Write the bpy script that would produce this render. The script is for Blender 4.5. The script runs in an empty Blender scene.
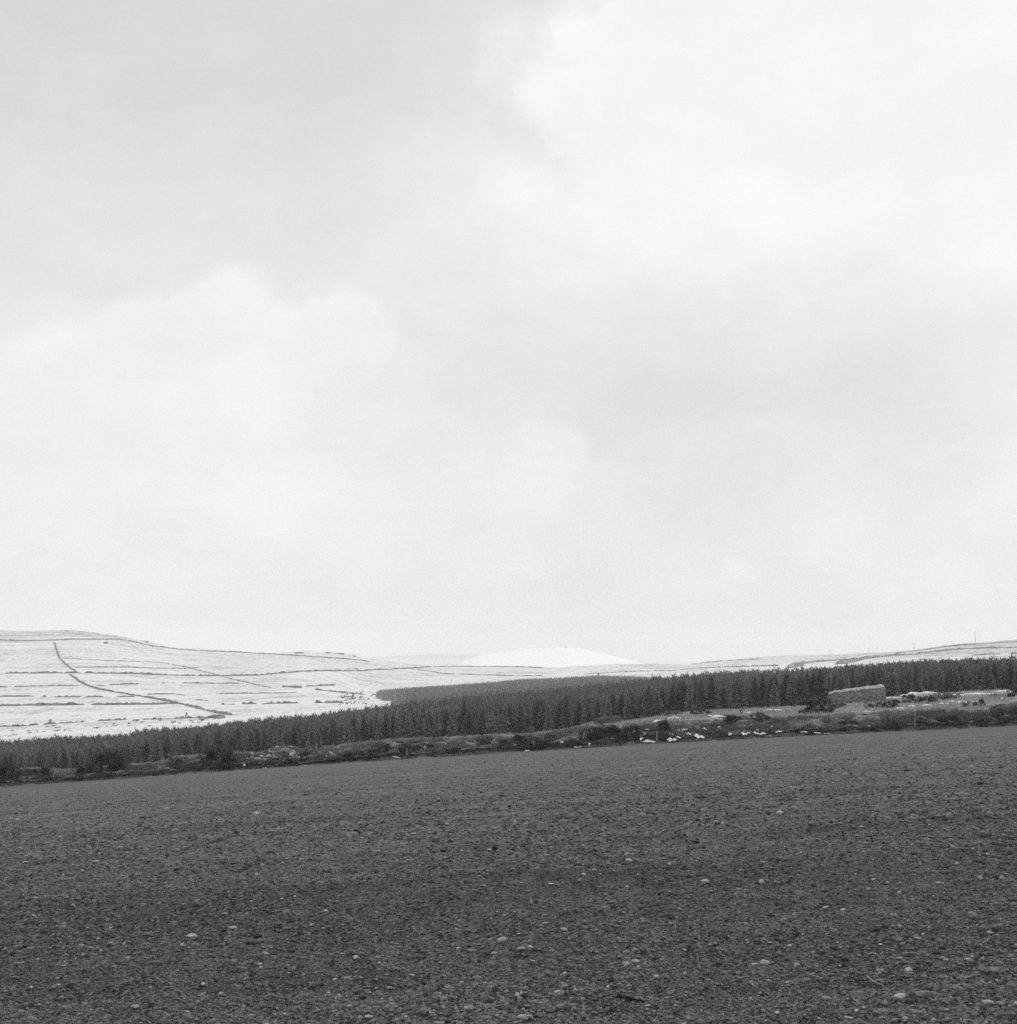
import bpy, math, random
import numpy as np
from mathutils import Vector, Matrix

rnd = random.Random(7)
rng = np.random.default_rng(7)
sc = bpy.context.scene
col = sc.collection
R = math.radians

# ------------------------------------------------------------------ camera model
FPX, CX, CY, HORIZON = 1477.0, 508.5, 512.0, 665.0
EYE = 1.6
TH = math.atan((HORIZON - CY) / FPX)

def UV(px, py):
    cx, cy = (px - CX) / FPX, (CY - py) / FPX
    Y = math.cos(TH) - cy * math.sin(TH)
    Z = math.sin(TH) + cy * math.cos(TH)
    return cx / Y, Z / Y

def profile(pts):
    a = np.array([UV(*p) for p in pts])
    uu, vv = a[:, 0], a[:, 1]
    def f(u):
        u = np.clip(np.asarray(u, float), -0.55, 0.55)
        r = np.interp(u, uu, vv)
        sl = (vv[1] - vv[0]) / (uu[1] - uu[0]); sr = (vv[-1] - vv[-2]) / (uu[-1] - uu[-2])
        r = np.where(u < uu[0], vv[0] + (u - uu[0]) * sl * .5, r)
        r = np.where(u > uu[-1], vv[-1] + (u - uu[-1]) * sr * .5, r)
        return r
    return f

# ------------------------------------------------------------------ noise
def _hash(ix, iy, seed):
    h = (ix.astype(np.int64) * 374761393 + iy.astype(np.int64) * 668265263 + seed * 1442695041) & 0xffffffff
    h = ((h ^ (h >> 13)) * 1274126177) & 0xffffffff
    h = h ^ (h >> 16)
    return (h & 0xffff) / 65535.0

def vnoise(x, y, seed=0):
    ix, iy = np.floor(x), np.floor(y)
    fx, fy = x - ix, y - iy
    fx = fx * fx * (3 - 2 * fx); fy = fy * fy * (3 - 2 * fy)
    a = _hash(ix, iy, seed); b = _hash(ix + 1, iy, seed)
    c = _hash(ix, iy + 1, seed); d = _hash(ix + 1, iy + 1, seed)
    return (a + (b - a) * fx) * (1 - fy) + (c + (d - c) * fx) * fy - .5

# ------------------------------------------------------------------ terrain
DE = 110.0           # distance of the field's far edge
DB = 117.0           # back foot of the hedge bank
edge = profile([(0, 787), (130, 778), (260, 768.5), (390, 760), (520, 752), (650, 744), (780, 737), (887, 732), (1017, 726)])
banktop = profile([(0, 769), (40, 769), (65, 771), (90, 768), (130, 765), (155, 764), (180, 757), (200, 756), (232, 753), (260, 754), (275, 748), (290, 747),
                   (305, 750), (330, 747), (350, 744), (390, 740), (440, 738.5), (500, 735), (540, 735), (560, 731), (575, 727), (592, 724), (606, 727), (650, 723),
                   (700, 721), (750, 719), (800, 717), (850, 714), (880, 713), (900, 713), (945, 709), (965, 712), (985, 709), (1017, 703)])
tops = [(0, 738), (60, 732), (130, 729), (200, 724), (230, 720), (260, 717), (320, 712), (370, 706), (390, 703), (450, 697), (500, 692), (550, 688),
        (600, 683), (650, 678), (700, 673.5), (760, 670), (800, 668), (850, 665), (900, 662), (950, 660), (1017, 659)]
crest = [(-80, 632), (0, 631), (30, 631), (60, 630), (80, 631), (100, 633.5), (125, 637), (150, 642), (175, 648), (200, 649), (260, 653), (300, 652), (330, 652), (350, 653.5),
         (365, 657), (380, 660), (410, 663.5), (440, 665.5), (520, 666.5), (560, 667.5), (590, 665.5), (610, 664), (640, 663.5), (690, 663.5), (720, 660), (750, 658), (780, 656),
         (830, 654.5), (880, 653), (900, 652), (930, 648), (950, 645), (965, 644), (1000, 641), (1017, 640)]
woodtop = [(365, 694), (380, 690), (400, 688), (450, 685), (500, 681), (520, 679), (560, 677.5), (600, 675), (640, 676), (670, 679), (720, 681)]
p150 = profile([(0, 780), (150, 773), (300, 757), (400, 748), (500, 741), (600, 729), (650, 723), (700, 717), (800, 712.5), (860, 709.5), (900, 707), (960, 704), (1017, 699)])
p200 = profile([(0, 779), (150, 771), (300, 756), (400, 746.5), (500, 740), (600, 727.5), (650, 720.5), (700, 713), (800, 709), (830, 704.5), (884, 700.5), (930, 697), (1017, 691.5)])
p235 = profile([(0, 778), (150, 769), (300, 754), (400, 744.5), (500, 738), (600, 725.5), (650, 718), (700, 711.5), (800, 706), (900, 696), (1017, 689)])
p460 = profile([(x, y + 15) for x, y in tops])
p520 = profile([(x, y + 7) for x, y in tops])
def _ip(pts, x):
    return float(np.interp(x, [p[0] for p in pts], [p[1] for p in pts]))
xs = list(range(-120, 1140, 20))
def _t600(x):
    y = _ip(tops, x) - 2
    w = max(0, min(1, (x - 350) / 30)) * max(0, min(1, (730 - x) / 40))
    return y + (max(y, _ip(woodtop, x) + 8.5) - y) * w
def _mid(fr):
    out = []
    for x in xs:
        t, c = _t600(x), _ip(crest, x)
        y = t + (c - t) * (1 - (1 - fr) ** 1.35)
        w = max(0, min(1, (x - 325) / 40)) * max(0, min(1, (730 - x) / 50))
        y2 = t + (_ip(woodtop, x) + 7.5 - t) * min(1, fr / .6)
        if fr > .6:
            y2 = _ip(woodtop, x) + 7.5 + (c - _ip(woodtop, x) - 7.5) * (1 - (1 - (fr - .6) / .4) ** 1.35)
        out.append([x, y * (1 - w) + y2 * w])
    ys = [o[1] for o in out]
    for _ in range(2): ys = [ys[0]] + [(ys[i - 1] + 2 * ys[i] + ys[i + 1]) / 4 for i in range(1, len(ys) - 1)] + [ys[-1]]
    return [(o[0], y) for o, y in zip(out, ys)]
HILL = [(600 + 750 * f, profile(_mid(f))) for f in (.2, .4, .6, .8, .9)]
p600 = profile([(x, _t600(x)) for x in xs])
pcrest = profile(crest)
mount = profile([(-100, 670), (330, 669), (430, 667.5), (455, 666), (464, 662), (471, 658.4), (480, 655.5), (490, 654), (500, 652.5), (520, 650), (540, 648.2), (560, 647), (570, 647), (580, 648), (600, 652), (620, 657), (640, 662), (655, 665), (700, 668), (1100, 668)])
ridge = profile([(-100, 660), (370, 657), (390, 655.5), (430, 654.3), (480, 655), (520, 656), (560, 660), (640, 668), (1100, 668)])
def off(f, d): return lambda u: f(u) - d
RINGS = [(DB, off(banktop, .0075)), (150, p150), (200, p200), (235, p235), (460, p460), (520, p520), (600, p600)] + HILL + [
    (1350, pcrest), (1390, off(pcrest, .0006)), (1600, off(pcrest, .006)), (2600, off(pcrest, .009)), (3500, off(mount, .013)), (3900, off(mount, .003)), (4300, mount),
    (4700, off(mount, .004)), (5300, off(ridge, .003)), (5800, ridge), (6500, off(ridge, .006)), (13000, lambda u: np.full_like(np.asarray(u, float), -.006))]
RD = np.array([r[0] for r in RINGS])

def ring_z(u, D):
    """absolute z of the ground beyond the bank at azimuth u and depth D (arrays)."""
    u, D = np.broadcast_arrays(np.asarray(u, float), np.asarray(D, float))
    Z = np.stack([r[1](u) * r[0] for r in RINGS])
    k = np.clip(np.searchsorted(RD, D, side='right') - 1, 0, len(RD) - 2)
    t = np.clip((D - RD[k]) / (RD[k + 1] - RD[k]), 0, 1)
    z0 = np.take_along_axis(Z, k[None], 0)[0]; z1 = np.take_along_axis(Z, k[None] + 1, 0)[0]
    x = u * D
    n = vnoise(x / 9, D / 9, 3) * .5 + vnoise(x / 31, D / 31, 4) * 1.0 + vnoise(x / 3, D / 3, 5) * .22
    w = np.clip((D - DB) / 40, 0, 1) * np.clip(D / 700, .25, 1.3)
    big = np.where(D > 1500, vnoise(x / 160, D / 160, 6) * 3.0, 0)
    return EYE + z0 + (z1 - z0) * t + n * w + big

_a = float(edge(0.)) + EYE / DE
_b = float((edge(.34) - edge(-.34)) / .68)
def field_z(x, y):
    zp = -EYE + _a * y + _b * x
    t = np.clip((y - 8) / (DE - 8), 0, 1); t = t * t
    u = x / np.maximum(y, 3)
    return EYE + zp + t * (edge(u) * DE - (-EYE + _a * DE + _b * u * DE))

BANK = [(0, 0), (.55, .07), (.62, .16), (.40, .26), (.55, .4), (.8, .55), (1.2, .7), (1.7, .84), (2.2, .94), (2.8, 1.0), (3.6, .99), (4.6, .8), (5.8, .4), (7.0, 0)]
bo = np.array([b[0] for b in BANK]); bh = np.array([b[1] for b in BANK])
def bank_pt(px, py, lift=0.):
    """a point on the bank's front face seen at the pixel"""
    u, v = UV(px, py)
    e, t = float(edge(u)), float(banktop(u))
    f = max(0.0, min(1.0, (v - e) / (t - e)))
    o = float(np.interp(f, bh[3:10], bo[3:10])) if f > .26 else .3
    D = DE + o
    return Vector((u * D, D - .12, EYE + v * D + lift))
def march(px, py, D0, D1, n=900):
    u, v = UV(px, py)
    D = np.linspace(D0, D1, n)
    d = ring_z(u, D) - EYE - v * D
    h = np.nonzero(d >= 0)[0]
    k = h[0] if len(h) else int(np.argmax(d / D))
    return Vector((u * D[k], D[k], float(ring_z(u, D[k]))))
def field_pt(px, py):
    u, v = UV(px, py)
    D = np.geomspace(5, DE, 1500)
    d = field_z(u * D, D) + relief(u * D, D) - EYE - v * D
    h = np.nonzero(d >= 0)[0]
    k = h[0] if len(h) else len(D) - 1
    xx, dd = np.array(u * D[k]), np.array(D[k])
    return Vector((u * D[k], D[k], float(field_z(xx, dd) + relief(xx, dd))))

# ------------------------------------------------------------------ materials
def new_mat(name):
    m = bpy.data.materials.new(name); m.use_nodes = True
    nt = m.node_tree
    for n in list(nt.nodes): nt.nodes.remove(n)
    o = nt.nodes.new('ShaderNodeOutputMaterial'); b = nt.nodes.new('ShaderNodeBsdfPrincipled')
    b.inputs['Roughness'].default_value = .95
    b.inputs['Specular IOR Level'].default_value = .08
    nt.links.new(b.outputs[0], o.inputs[0])
    return m, nt, b
class G:
    """tiny node helper"""
    def __init__(s, nt): s.nt = nt
    def n(s, t, **k):
        x = s.nt.nodes.new(t)
        for a, v in k.items(): setattr(x, a, v)
        return x
    def inp(s, sock, v):
        if hasattr(v, 'is_linked') or hasattr(v, 'links'): s.nt.links.new(v, sock)
        else: sock.default_value = v
    def m(s, op, a, b=0., c=None, clamp=False):
        x = s.n('ShaderNodeMath', operation=op, use_clamp=clamp)
        s.inp(x.inputs[0], a); s.inp(x.inputs[1], b)
        if c is not None: s.inp(x.inputs[2], c)
        return x.outputs[0]
    def ss(s, v, a, b, lo=0., hi=1.):
        x = s.n('ShaderNodeMapRange', interpolation_type='SMOOTHSTEP')
        s.inp(x.inputs[0], v)
        for i, q in enumerate((a, b, lo, hi)): s.inp(x.inputs[1 + i], q)
        return x.outputs[0]
    def noise(s, vec, scale, detail=4, rough=.55, dist=0.):
        x = s.n('ShaderNodeTexNoise'); s.inp(x.inputs['Vector'], vec)
        x.inputs['Scale'].default_value = scale; x.inputs['Detail'].default_value = detail
        x.inputs['Roughness'].default_value = rough; x.inputs['Distortion'].default_value = dist
        return x.outputs[0]
    def scale(s, vec, v):
        x = s.n('ShaderNodeVectorMath', operation='MULTIPLY'); s.inp(x.inputs[0], vec); x.inputs[1].default_value = v
        return x.outputs[0]
    def mix(s, f, a, b):
        x = s.n('ShaderNodeMix', data_type='FLOAT'); s.inp(x.inputs[0], f); s.inp(x.inputs[2], a); s.inp(x.inputs[3], b)
        return x.outputs[0]
    def bump(s, h, st, d):
        x = s.n('ShaderNodeBump'); x.inputs['Strength'].default_value = st; x.inputs['Distance'].default_value = d
        s.inp(x.inputs['Height'], h); return x.outputs[0]

def mat_mottle(name, lo, hi, scale, fine=None, bump=0., bd=.05):
    m, nt, b = new_mat(name); g = G(nt)
    pos = g.n('ShaderNodeNewGeometry').outputs['Position']
    n1 = g.noise(pos, scale, 5, .6)
    v = g.ss(n1, .32, .68, lo, hi)
    if fine:
        n2 = g.noise(pos, fine, 3, .6); v = g.m('MULTIPLY', v, g.ss(n2, .25, .75, .65, 1.35))
    nt.links.new(v, b.inputs['Base Color'])
    if bump: nt.links.new(g.bump(g.noise(pos, fine or scale * 4, 4), bump, bd), b.inputs['Normal'])
    return m

def mat_soil():
    m, nt, b = new_mat('soil'); g = G(nt)
    pos = g.n('ShaderNodeNewGeometry').outputs['Position']
    big = g.noise(g.scale(pos, (.25, .7, .5)), 1.0, 4, .6)
    grain = g.noise(g.scale(pos, (1.0, .5, 1)), 3.2, 9, .86)
    fine = g.noise(pos, 36., 5, .8)
    speck = g.noise(pos, 24., 3, .6)
    speck2 = g.noise(g.scale(pos, (1, .5, 1)), 7., 3, .6)
    v = g.ss(big, .3, .7, .115, .155)
    streak = g.noise(g.scale(pos, (.05, .8, .5)), 1.0, 4, .6)
    v = g.m('MULTIPLY', v, g.ss(streak, .32, .68, .84, 1.16))
    v = g.m('MULTIPLY', v, g.ss(grain, .34, .66, .5, 1.5))
    v = g.m('MULTIPLY', v, g.ss(fine, .3, .7, .5, 1.5))
    v = g.mix(g.ss(speck, .69, .75, 0, 1), v, .24)
    v = g.mix(g.ss(speck2, .74, .79, 0, 1), v, .22)
    nt.links.new(v, b.inputs['Base Color'])
    h = g.m('ADD', g.m('MULTIPLY', g.noise(pos, 12., 7, .75), 1.0), g.m('MULTIPLY', fine, .5))
    nt.links.new(g.bump(h, 1.0, .05), b.inputs['Normal'])
    return m

def mat_tone(name, mul=1.0, fine=60.):
    m, nt, b = new_mat(name); g = G(nt)
    a = g.n('ShaderNodeAttribute', attribute_name='tone')
    pos = g.n('ShaderNodeNewGeometry').outputs['Position']
    v = g.m('MULTIPLY', a.outputs['Fac'], g.ss(g.noise(pos, fine, 3), .25, .75, .7 * mul, 1.3 * mul))
    nt.links.new(v, b.inputs['Base Color'])
    return m

def mat_snow(name, snow, grass, thr, sx=1.0, heath=False):
    m, nt, b = new_mat(name); g = G(nt)
    pos = g.n('ShaderNodeNewGeometry').outputs['Position']
    st = g.noise(g.scale(pos, (.012 * sx, .05 * sx, .05 * sx)), 1.0, 5, .65)
    md = g.noise(pos, .055 * sx, 5, .7)
    fi = g.noise(g.scale(pos, (.35 * sx, .16 * sx, .3 * sx)), 1.0, 4, .75)
    k = g.m('ADD', g.m('MULTIPLY', st, .45), g.m('ADD', g.m('MULTIPLY', md, .25), g.m('MULTIPLY', fi, .55)))
    if heath:                                     # rougher heath pokes through on the high ground
        sp = g.n('ShaderNodeSeparateXYZ'); nt.links.new(pos, sp.inputs[0])
        k = g.m('ADD', k, g.m('ADD', g.ss(sp.outputs[2], 16., 30., 0., .075), g.ss(sp.outputs[0], 60., 330., 0., .07)))
    f = g.ss(k, thr, thr + .22, 0, 1)
    v = g.mix(f, snow, grass)
    nt.links.new(v, b.inputs['Base Color'])
    return m

M = {}
M['soil'] = mat_soil()
M['clod'] = mat_tone('clod_soil', 1.0, 90.)
M['snow_hill'] = mat_snow('snowy_pasture', .79, .38, .575, 1.0, True)
M['mountain'] = mat_snow('mountain_snow', .97, .84, .68, .25)
M['snow'] = mat_mottle('old_snow', .62, .85, 3., 9., .3, .05)
M['rough'] = mat_mottle('rough_grass_ground', .16, .42, .22, 1.6, .6, .3)
M['litter'] = mat_mottle('forest_litter', .07, .13, .3, 1.5)
M['bank'] = mat_mottle('bank_turf', .08, .27, .9, 5., .8, .15)
M['spruce'] = mat_mottle('spruce_needles', .11, .18, .35, 2.2)
M['larch'] = mat_mottle('larch_twigs', .16, .25, .35, 2.2)
M['far_wood'] = mat_mottle('far_wood_twigs', .27, .36, .08, .9)  # pale winter twigs, lightened further to paint distance haze into the colour
def leafy(k, share):                                # thin needles, twigs and blades let some light through
    nt = M[k].node_tree; g = G(nt); b = next(n for n in nt.nodes if n.type == 'BSDF_PRINCIPLED'); out = next(n for n in nt.nodes if n.type == 'OUTPUT_MATERIAL')
    t = g.n('ShaderNodeBsdfTranslucent'); mx = g.n('ShaderNodeMixShader'); mx.inputs[0].default_value = share
    nt.links.new(b.inputs['Base Color'].links[0].from_socket, t.inputs[0])
    nt.links.new(b.outputs[0], mx.inputs[1]); nt.links.new(t.outputs[0], mx.inputs[2]); nt.links.new(mx.outputs[0], out.inputs[0])
M['bark'] = mat_mottle('bark', .04, .09, 3., 12.)
M['gorse'] = mat_mottle('gorse', .05, .115, 1.2, 6.)
M['scrub'] = mat_mottle('bramble', .12, .25, 1.2, 6.)
M['hedge'] = mat_mottle('hill_hedge', .15, .29, .12, .6)
M['heather'] = mat_mottle('heather', .2, .38, .05, .4)
M['grass'] = mat_tone('dead_grass', 1.0, 3.)
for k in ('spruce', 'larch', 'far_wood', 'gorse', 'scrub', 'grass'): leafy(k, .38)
M['straw'] = mat_mottle('weathered_straw', .12, .26, 2.5, 11., .8, .1)
M['straw_top'] = mat_mottle('bleached_straw', .3, .5, 2., 9., .6, .08)
M['post'] = mat_mottle('grey_post_wood', .17, .28, 4., 20.)
M['pole'] = mat_mottle('tarred_pole', .10, .18, 1., 6.)
M['stone'] = mat_mottle('pale_stone', .28, .52, 14., 60., .5, .01)
M['stone_grey'] = mat_mottle('grey_stone', .15, .25, 14., 60., .6, .01)
M['twig'] = mat_mottle('dark_twig', .02, .04, 20., 60.)
M['stalk'] = mat_mottle('pale_stalk', .25, .36, 20., 60.)
M['rock'] = mat_mottle('hill_rock', .12, .28, .2, 1.2)

# ------------------------------------------------------------------ mesh helpers
def mesh_np(name, V, F, smooth=True, attr=None):
    V = np.asarray(V, np.float32); F = np.asarray(F, np.int32)
    me = bpy.data.meshes.new(name)
    n, k = F.shape
    me.vertices.add(len(V)); me.vertices.foreach_set('co', V.ravel())
    me.loops.add(n * k); me.loops.foreach_set('vertex_index', F.ravel())
    me.polygons.add(n); me.polygons.foreach_set('loop_start', np.arange(0, n * k, k, dtype=np.int32))
    me.polygons.foreach_set('use_smooth', np.full(n, smooth))
    me.update(calc_edges=True); me.validate()
    if attr is not None:
        a = me.attributes.new('tone', 'FLOAT', 'POINT'); a.data.foreach_set('value', np.asarray(attr, np.float32))
    return me
def link(name, me, mat, parent=None, loc=None):
    if mat is not None and not me.materials: me.materials.append(mat)
    o = bpy.data.objects.new(name, me); col.objects.link(o)
    if parent: o.parent = parent
    if loc is not None: o.location = loc
    return o
def tag(o, label=None, cat=None, group=None, kind=None):
    for k, v in (('label', label), ('category', cat), ('group', group), ('kind', kind)):
        if v: o[k] = v
    return o
def empty(name, loc, rz=0., s=(1, 1, 1)):
    o = bpy.data.objects.new(name, None); col.objects.link(o)
    o.location = loc; o.rotation_euler = (0, 0, rz); o.scale = s; o.empty_display_size = .3
    return o
def grid_faces(nr, nc):
    i = np.arange(nr * nc).reshape(nr, nc)
    return np.stack([i[:-1, :-1], i[:-1, 1:], i[1:, 1:], i[1:, :-1]], -1).reshape(-1, 4)
def copy_tree(o, parent=None):
    c = o.copy(); col.objects.link(c); c.parent = parent
    for ch in o.children: copy_tree(ch, c)
    return c

# ------------------------------------------------------------------ ground sheets
ucols = np.concatenate([np.linspace(-3, -.5, 26)[:-1], np.linspace(-.5, -.375, 22)[:-1], np.linspace(-.375, .375, 1150), np.linspace(.375, .5, 22)[1:], np.linspace(.5, 3, 26)[1:]])
DV = (float(edge(0.)) + .36) / 619
def relief(x, d):
    sp = np.maximum(.00066 * d, .55 * d * d / EYE * DV)
    dz = np.zeros_like(x)
    for wl, amp, s in ((2.6, .03, 11), (1.1, .04, 12), (.5, .05, 13), (.24, .04, 14), (.12, .032, 15), (.06, .022, 16), (.03, .012, 17)):
        fade = np.clip((wl / sp - .9) / 1.2, 0, 1)
        n = vnoise(x / wl + 17.3 * s, d / wl, s)
        n = np.where(n > 0, n * 1.35, n * .65) if wl < .3 else n
        dz = dz + amp * fade * n
    q = d + x * .10                                   # faint harrow lines along the slope
    dz = dz + .045 * vnoise(q / .45 + .6 * vnoise(x / 5, d / 5, 22), x / 7, 21) * np.clip(.9 / sp, 0, 1)
    return dz * np.clip((DE - d) / 1.5, 0, 1)
def field_mesh():
    vs = np.linspace(-.36, float(edge(0.)), 620)     # even steps down the picture
    D = EYE / (-(vs) + _a)                            # plane: -EYE + a*D = v*D
    D = np.concatenate([np.linspace(1.0, D[0], 12)[:-1], D]); D[-1] = DE
    u, d = np.meshgrid(ucols, D)
    x = u * d
    z = field_z(x, d)
    dz = relief(x, d)
    V = np.stack([x, d, z + dz], -1).reshape(-1, 3)
    return mesh_np('ploughed_field', V, grid_faces(*u.shape))
o = link('ploughed_field', field_mesh(), M['soil']); tag(o, kind='structure')
bx_ = np.linspace(-420, 420, 29); by_ = np.linspace(-120, 108, 20)
X, Y = np.meshgrid(bx_, by_)
Zb = EYE - EYE + _a * Y + _b * np.clip(X, -60, 60) - 1.2
o = link('ground', mesh_np('ground', np.stack([X, Y, Zb], -1).reshape(-1, 3), grid_faces(*X.shape)), M['soil']); tag(o, kind='structure')

def ring_sheet(name, D, cols, mat):
    u, d = np.meshgrid(cols, np.asarray(D, float))
    V = np.stack([u * d, d, ring_z(u, d)], -1).reshape(-1, 3)
    o = link(name, mesh_np(name, V, grid_faces(*u.shape)), mat); tag(o, kind='structure'); return o
uc = ucols[::3]
ring_sheet('rough_ground', np.linspace(DB, 232, 110), uc, M['rough'])
ring_sheet('forest_floor', np.linspace(232, 475, 60), uc, M['litter'])
ring_sheet('snowy_hill', np.concatenate([np.linspace(475, 1350, 260), np.linspace(1354, 1600, 30)]), uc, M['snow_hill'])
ring_sheet('far_mountain', np.concatenate([np.linspace(1600, 3500, 12)[:-1], np.linspace(3500, 4700, 50)]), uc, M['mountain'])
ring_sheet('far_ridge', np.concatenate([np.linspace(4700, 6500, 40), [8000, 10000, 13000]]), uc, M['snow_hill'])
def wood_floor():
    D = np.linspace(522, 1045, 60); t = np.linspace(0, 1, 50)
    uL = np.array([UV(372 + (1050 - d) * .055, 690)[0] for d in D])[:, None]; uR = UV(636, 690)[0]
    u = uL + (uR - uL) * t[None]; d = D[:, None] * np.ones_like(u)
    V = np.stack([u * d, d, ring_z(u, d) + .25], -1).reshape(-1, 3)
    o = link('wood_floor', mesh_np('wood_floor', V, grid_faces(*u.shape)), M['litter']); tag(o, kind='structure')
wood_floor()

# hedge bank
def bank_mesh():
    cols = np.concatenate([np.linspace(-1.5, -.45, 30)[:-1], np.linspace(-.45, .45, 1500), np.linspace(.45, 1.5, 30)[1:]])
    hh = np.interp(np.linspace(0, len(BANK) - 1, 40), np.arange(len(BANK)), bh)
    oo = np.interp(np.linspace(0, len(BANK) - 1, 40), np.arange(len(BANK)), bo)
    u = np.broadcast_to(cols, (40, len(cols))); h = hh[:, None]; of = oo[:, None]
    ze = edge(u) * DE
    zt = banktop(u) * (DE + 2.8)
    zb = RINGS[0][1](u) * DB
    front = np.arange(40)[:, None] <= np.argmax(hh)
    z = np.where(front, ze + (zt - ze) * h, zb + (zt - zb) * h)
    D = DE + of * np.ones_like(u)
    x = u * D; q = of * 1.3 + h * 1.7
    w = np.minimum(1, np.minimum(np.arange(40)[:, None], 39 - np.arange(40)[:, None]) / 6.)
    n = vnoise(x / 1.7, q / .9 + 5, 31) * .7 + vnoise(x / .7, q / .5, 32) * .5 + vnoise(x / .3, q / .25, 33) * .28
    D = D - n * w * .7; z = z + n * w * .42
    x = u * D
    return mesh_np('hedge_bank', np.stack([x, D, z + EYE], -1).reshape(-1, 3), grid_faces(40, len(cols)))
o = link('hedge_bank', bank_mesh(), M['bank'])
tag(o, 'long rough earth bank overgrown with turf along the far edge of the ploughed field', 'bank')

# ------------------------------------------------------------------ foliage builders
def conifer_arrays(r, tiers, per, full=.2, sparse=1.0, expo=.75):
    """unit-height conifer crown of drooping jagged sprays"""
    V, F = [], []
    def tri(a, b, c): i = len(V); V.extend([a, b, c]); F.append((i, i + 1, i + 2))
    for k in range(tiers):
        f = k / (tiers - 1)
        z0 = .06 + .92 * f
        rad = full * (1 - f) ** expo + .012
        for j in range(per if f < .8 else max(3, per - 2)):
            if r.random() > sparse: continue
            a = r.uniform(0, 2 * math.pi); L = rad * r.uniform(.65, 1.25); zz = z0 + r.uniform(-.03, .03)
            up = r.uniform(-.05, .03) + .05 * f
            wd = .035 + .35 * L * r.uniform(.5, .9)
            ca, sa = math.cos(a), math.sin(a)
            def P(t, s, dz): return (ca * t * L - sa * s, sa * t * L + ca * s, zz + up * t + dz)
            tri(P(0, 0, .03), P(.75, -wd * .5, -.03 - r.random() * .03), P(1, 0, 0))
            tri(P(0, 0, .03), P(1, 0, 0), P(.72, wd * .5, -.03 - r.random() * .03))
            if per > 7:
                s = r.choice((-1, 1)); t = r.uniform(.3, .7)
                tri(P(t, 0, .01), P(t + .1, s * wd * .9, -.03), P(t + .28, s * wd * .25, -.015))
                tri(P(t * .6, 0, .02), P(t * .6 + .15, -s * wd * .8, -.05), P(t * .6 + .3, -s * wd * .2, -.01))
    tri((-.012, 0, .93), (.012, 0, .93), (0, 0, 1.03))
    tri((0, -.012, .93), (0, .012, .93), (0, 0, 1.03))
    return np.array(V), np.array(F)
def tube(pts, rads, n=6):
    V, F = [], []
    for (p, rr) in zip(pts, rads):
        for i in range(n):
            a = 2 * math.pi * i / n
            V.append((p[0] + rr * math.cos(a), p[1] + rr * math.sin(a), p[2]))
    for k in range(len(pts) - 1):
        for i in range(n):
            j = (i + 1) % n
            F.append((k * n + i, k * n + j, (k + 1) * n + j, (k + 1) * n + i))
    m = len(V); V.append(tuple(pts[-1])); V.append(tuple(pts[0]))
    for i in range(n):
        F.append(((len(pts) - 1) * n + i, (len(pts) - 1) * n + (i + 1) % n, m, m))
    F2 = [f for f in F if f[2] != f[3]]; T = [f[:3] for f in F if f[2] == f[3]]
    return V, [tuple(f) for f in F2] + T
def pymesh(name, V, F, smooth=False):
    me = bpy.data.meshes.new(name); me.from_pydata([tuple(map(float, v)) for v in V], [], [tuple(map(int, f)) for f in F])
    if smooth:
        for p in me.polygons: p.use_smooth = True
    me.update(); return me

# near conifers, one object each --------------------------------------------------
crown_me, trunk_me = [], None
tv, tf = tube([(0, 0, -.05), (.004, 0, .3), (0, .004, .95)], [.018, .014, .003])
trunk_me = pymesh('trunk', tv, tf); trunk_me.materials.append(M['bark'])
for i in range(7):
    larch = i >= 4
    V, F = conifer_arrays(random.Random(100 + i), 20, 10, .17 if larch else .2, .8 if larch else 1.0, .62)
    me = mesh_np('crown', V, F, False); me.materials.append(M['larch' if larch else 'spruce'])
    crown_me.append(me)
protos = []
def proto_tree(i):
    e = empty('conifer_tree', (0, 0, 0)); link('trunk', trunk_me, None, e); link('crown', crown_me[i], None, e); return e
spots = []
DF0, DF1 = 236., 462.
row, D = 0, DF0
while D < DF1:
    sp = 2.3 + .5 * (D - DF0) / (DF1 - DF0)
    n = int(.86 * D / sp)
    for i in range(n):
        if rnd.random() < .1: continue
        u = -.43 + (i + rnd.uniform(-.3, 1.3)) * .86 / n
        spots.append((u, D + rnd.uniform(-1.4, 1.4), row))
    D += sp * .95; row += 1
near = [s for s in spots if abs(s[0]) < .365][:280]
nearset = set(id(s) for s in near)
special = {380: 'taller dark conifer breaking the line of young trees behind the post on the bank'}
TREE_GROUP = 'conifers in the front rows of the plantation'
used = set()
for s in near:
    k = rnd.choice((0, 1, 2, 3, 4, 5, 6))
    if k in used:
        o = copy_tree(protos[[p[0] for p in protos].index(k)][1])
    else:
        o = proto_tree(k); protos.append((k, o)); used.add(k)
    H = rnd.uniform(3.9, 5.2) * (1.15 if rnd.random() < .1 and s[0] < .2 else 1)
    if s[0] < -.25: H *= .8
    H *= 1 + .3 * float(vnoise(np.array(s[0] * s[1] / 18 + 5), np.array(s[1] / 18), 78)); w = H * rnd.uniform(.95, 1.7)
    o.location = (s[0] * s[1], s[1], float(ring_z(s[0], s[1])) - .1); o.rotation_euler = (0, 0, rnd.uniform(0, 6.28)); o.scale = (w, w, H)
    tag(o, 'young conifer standing in the dark front rows of the plantation behind the bank', 'tree', TREE_GROUP)

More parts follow.
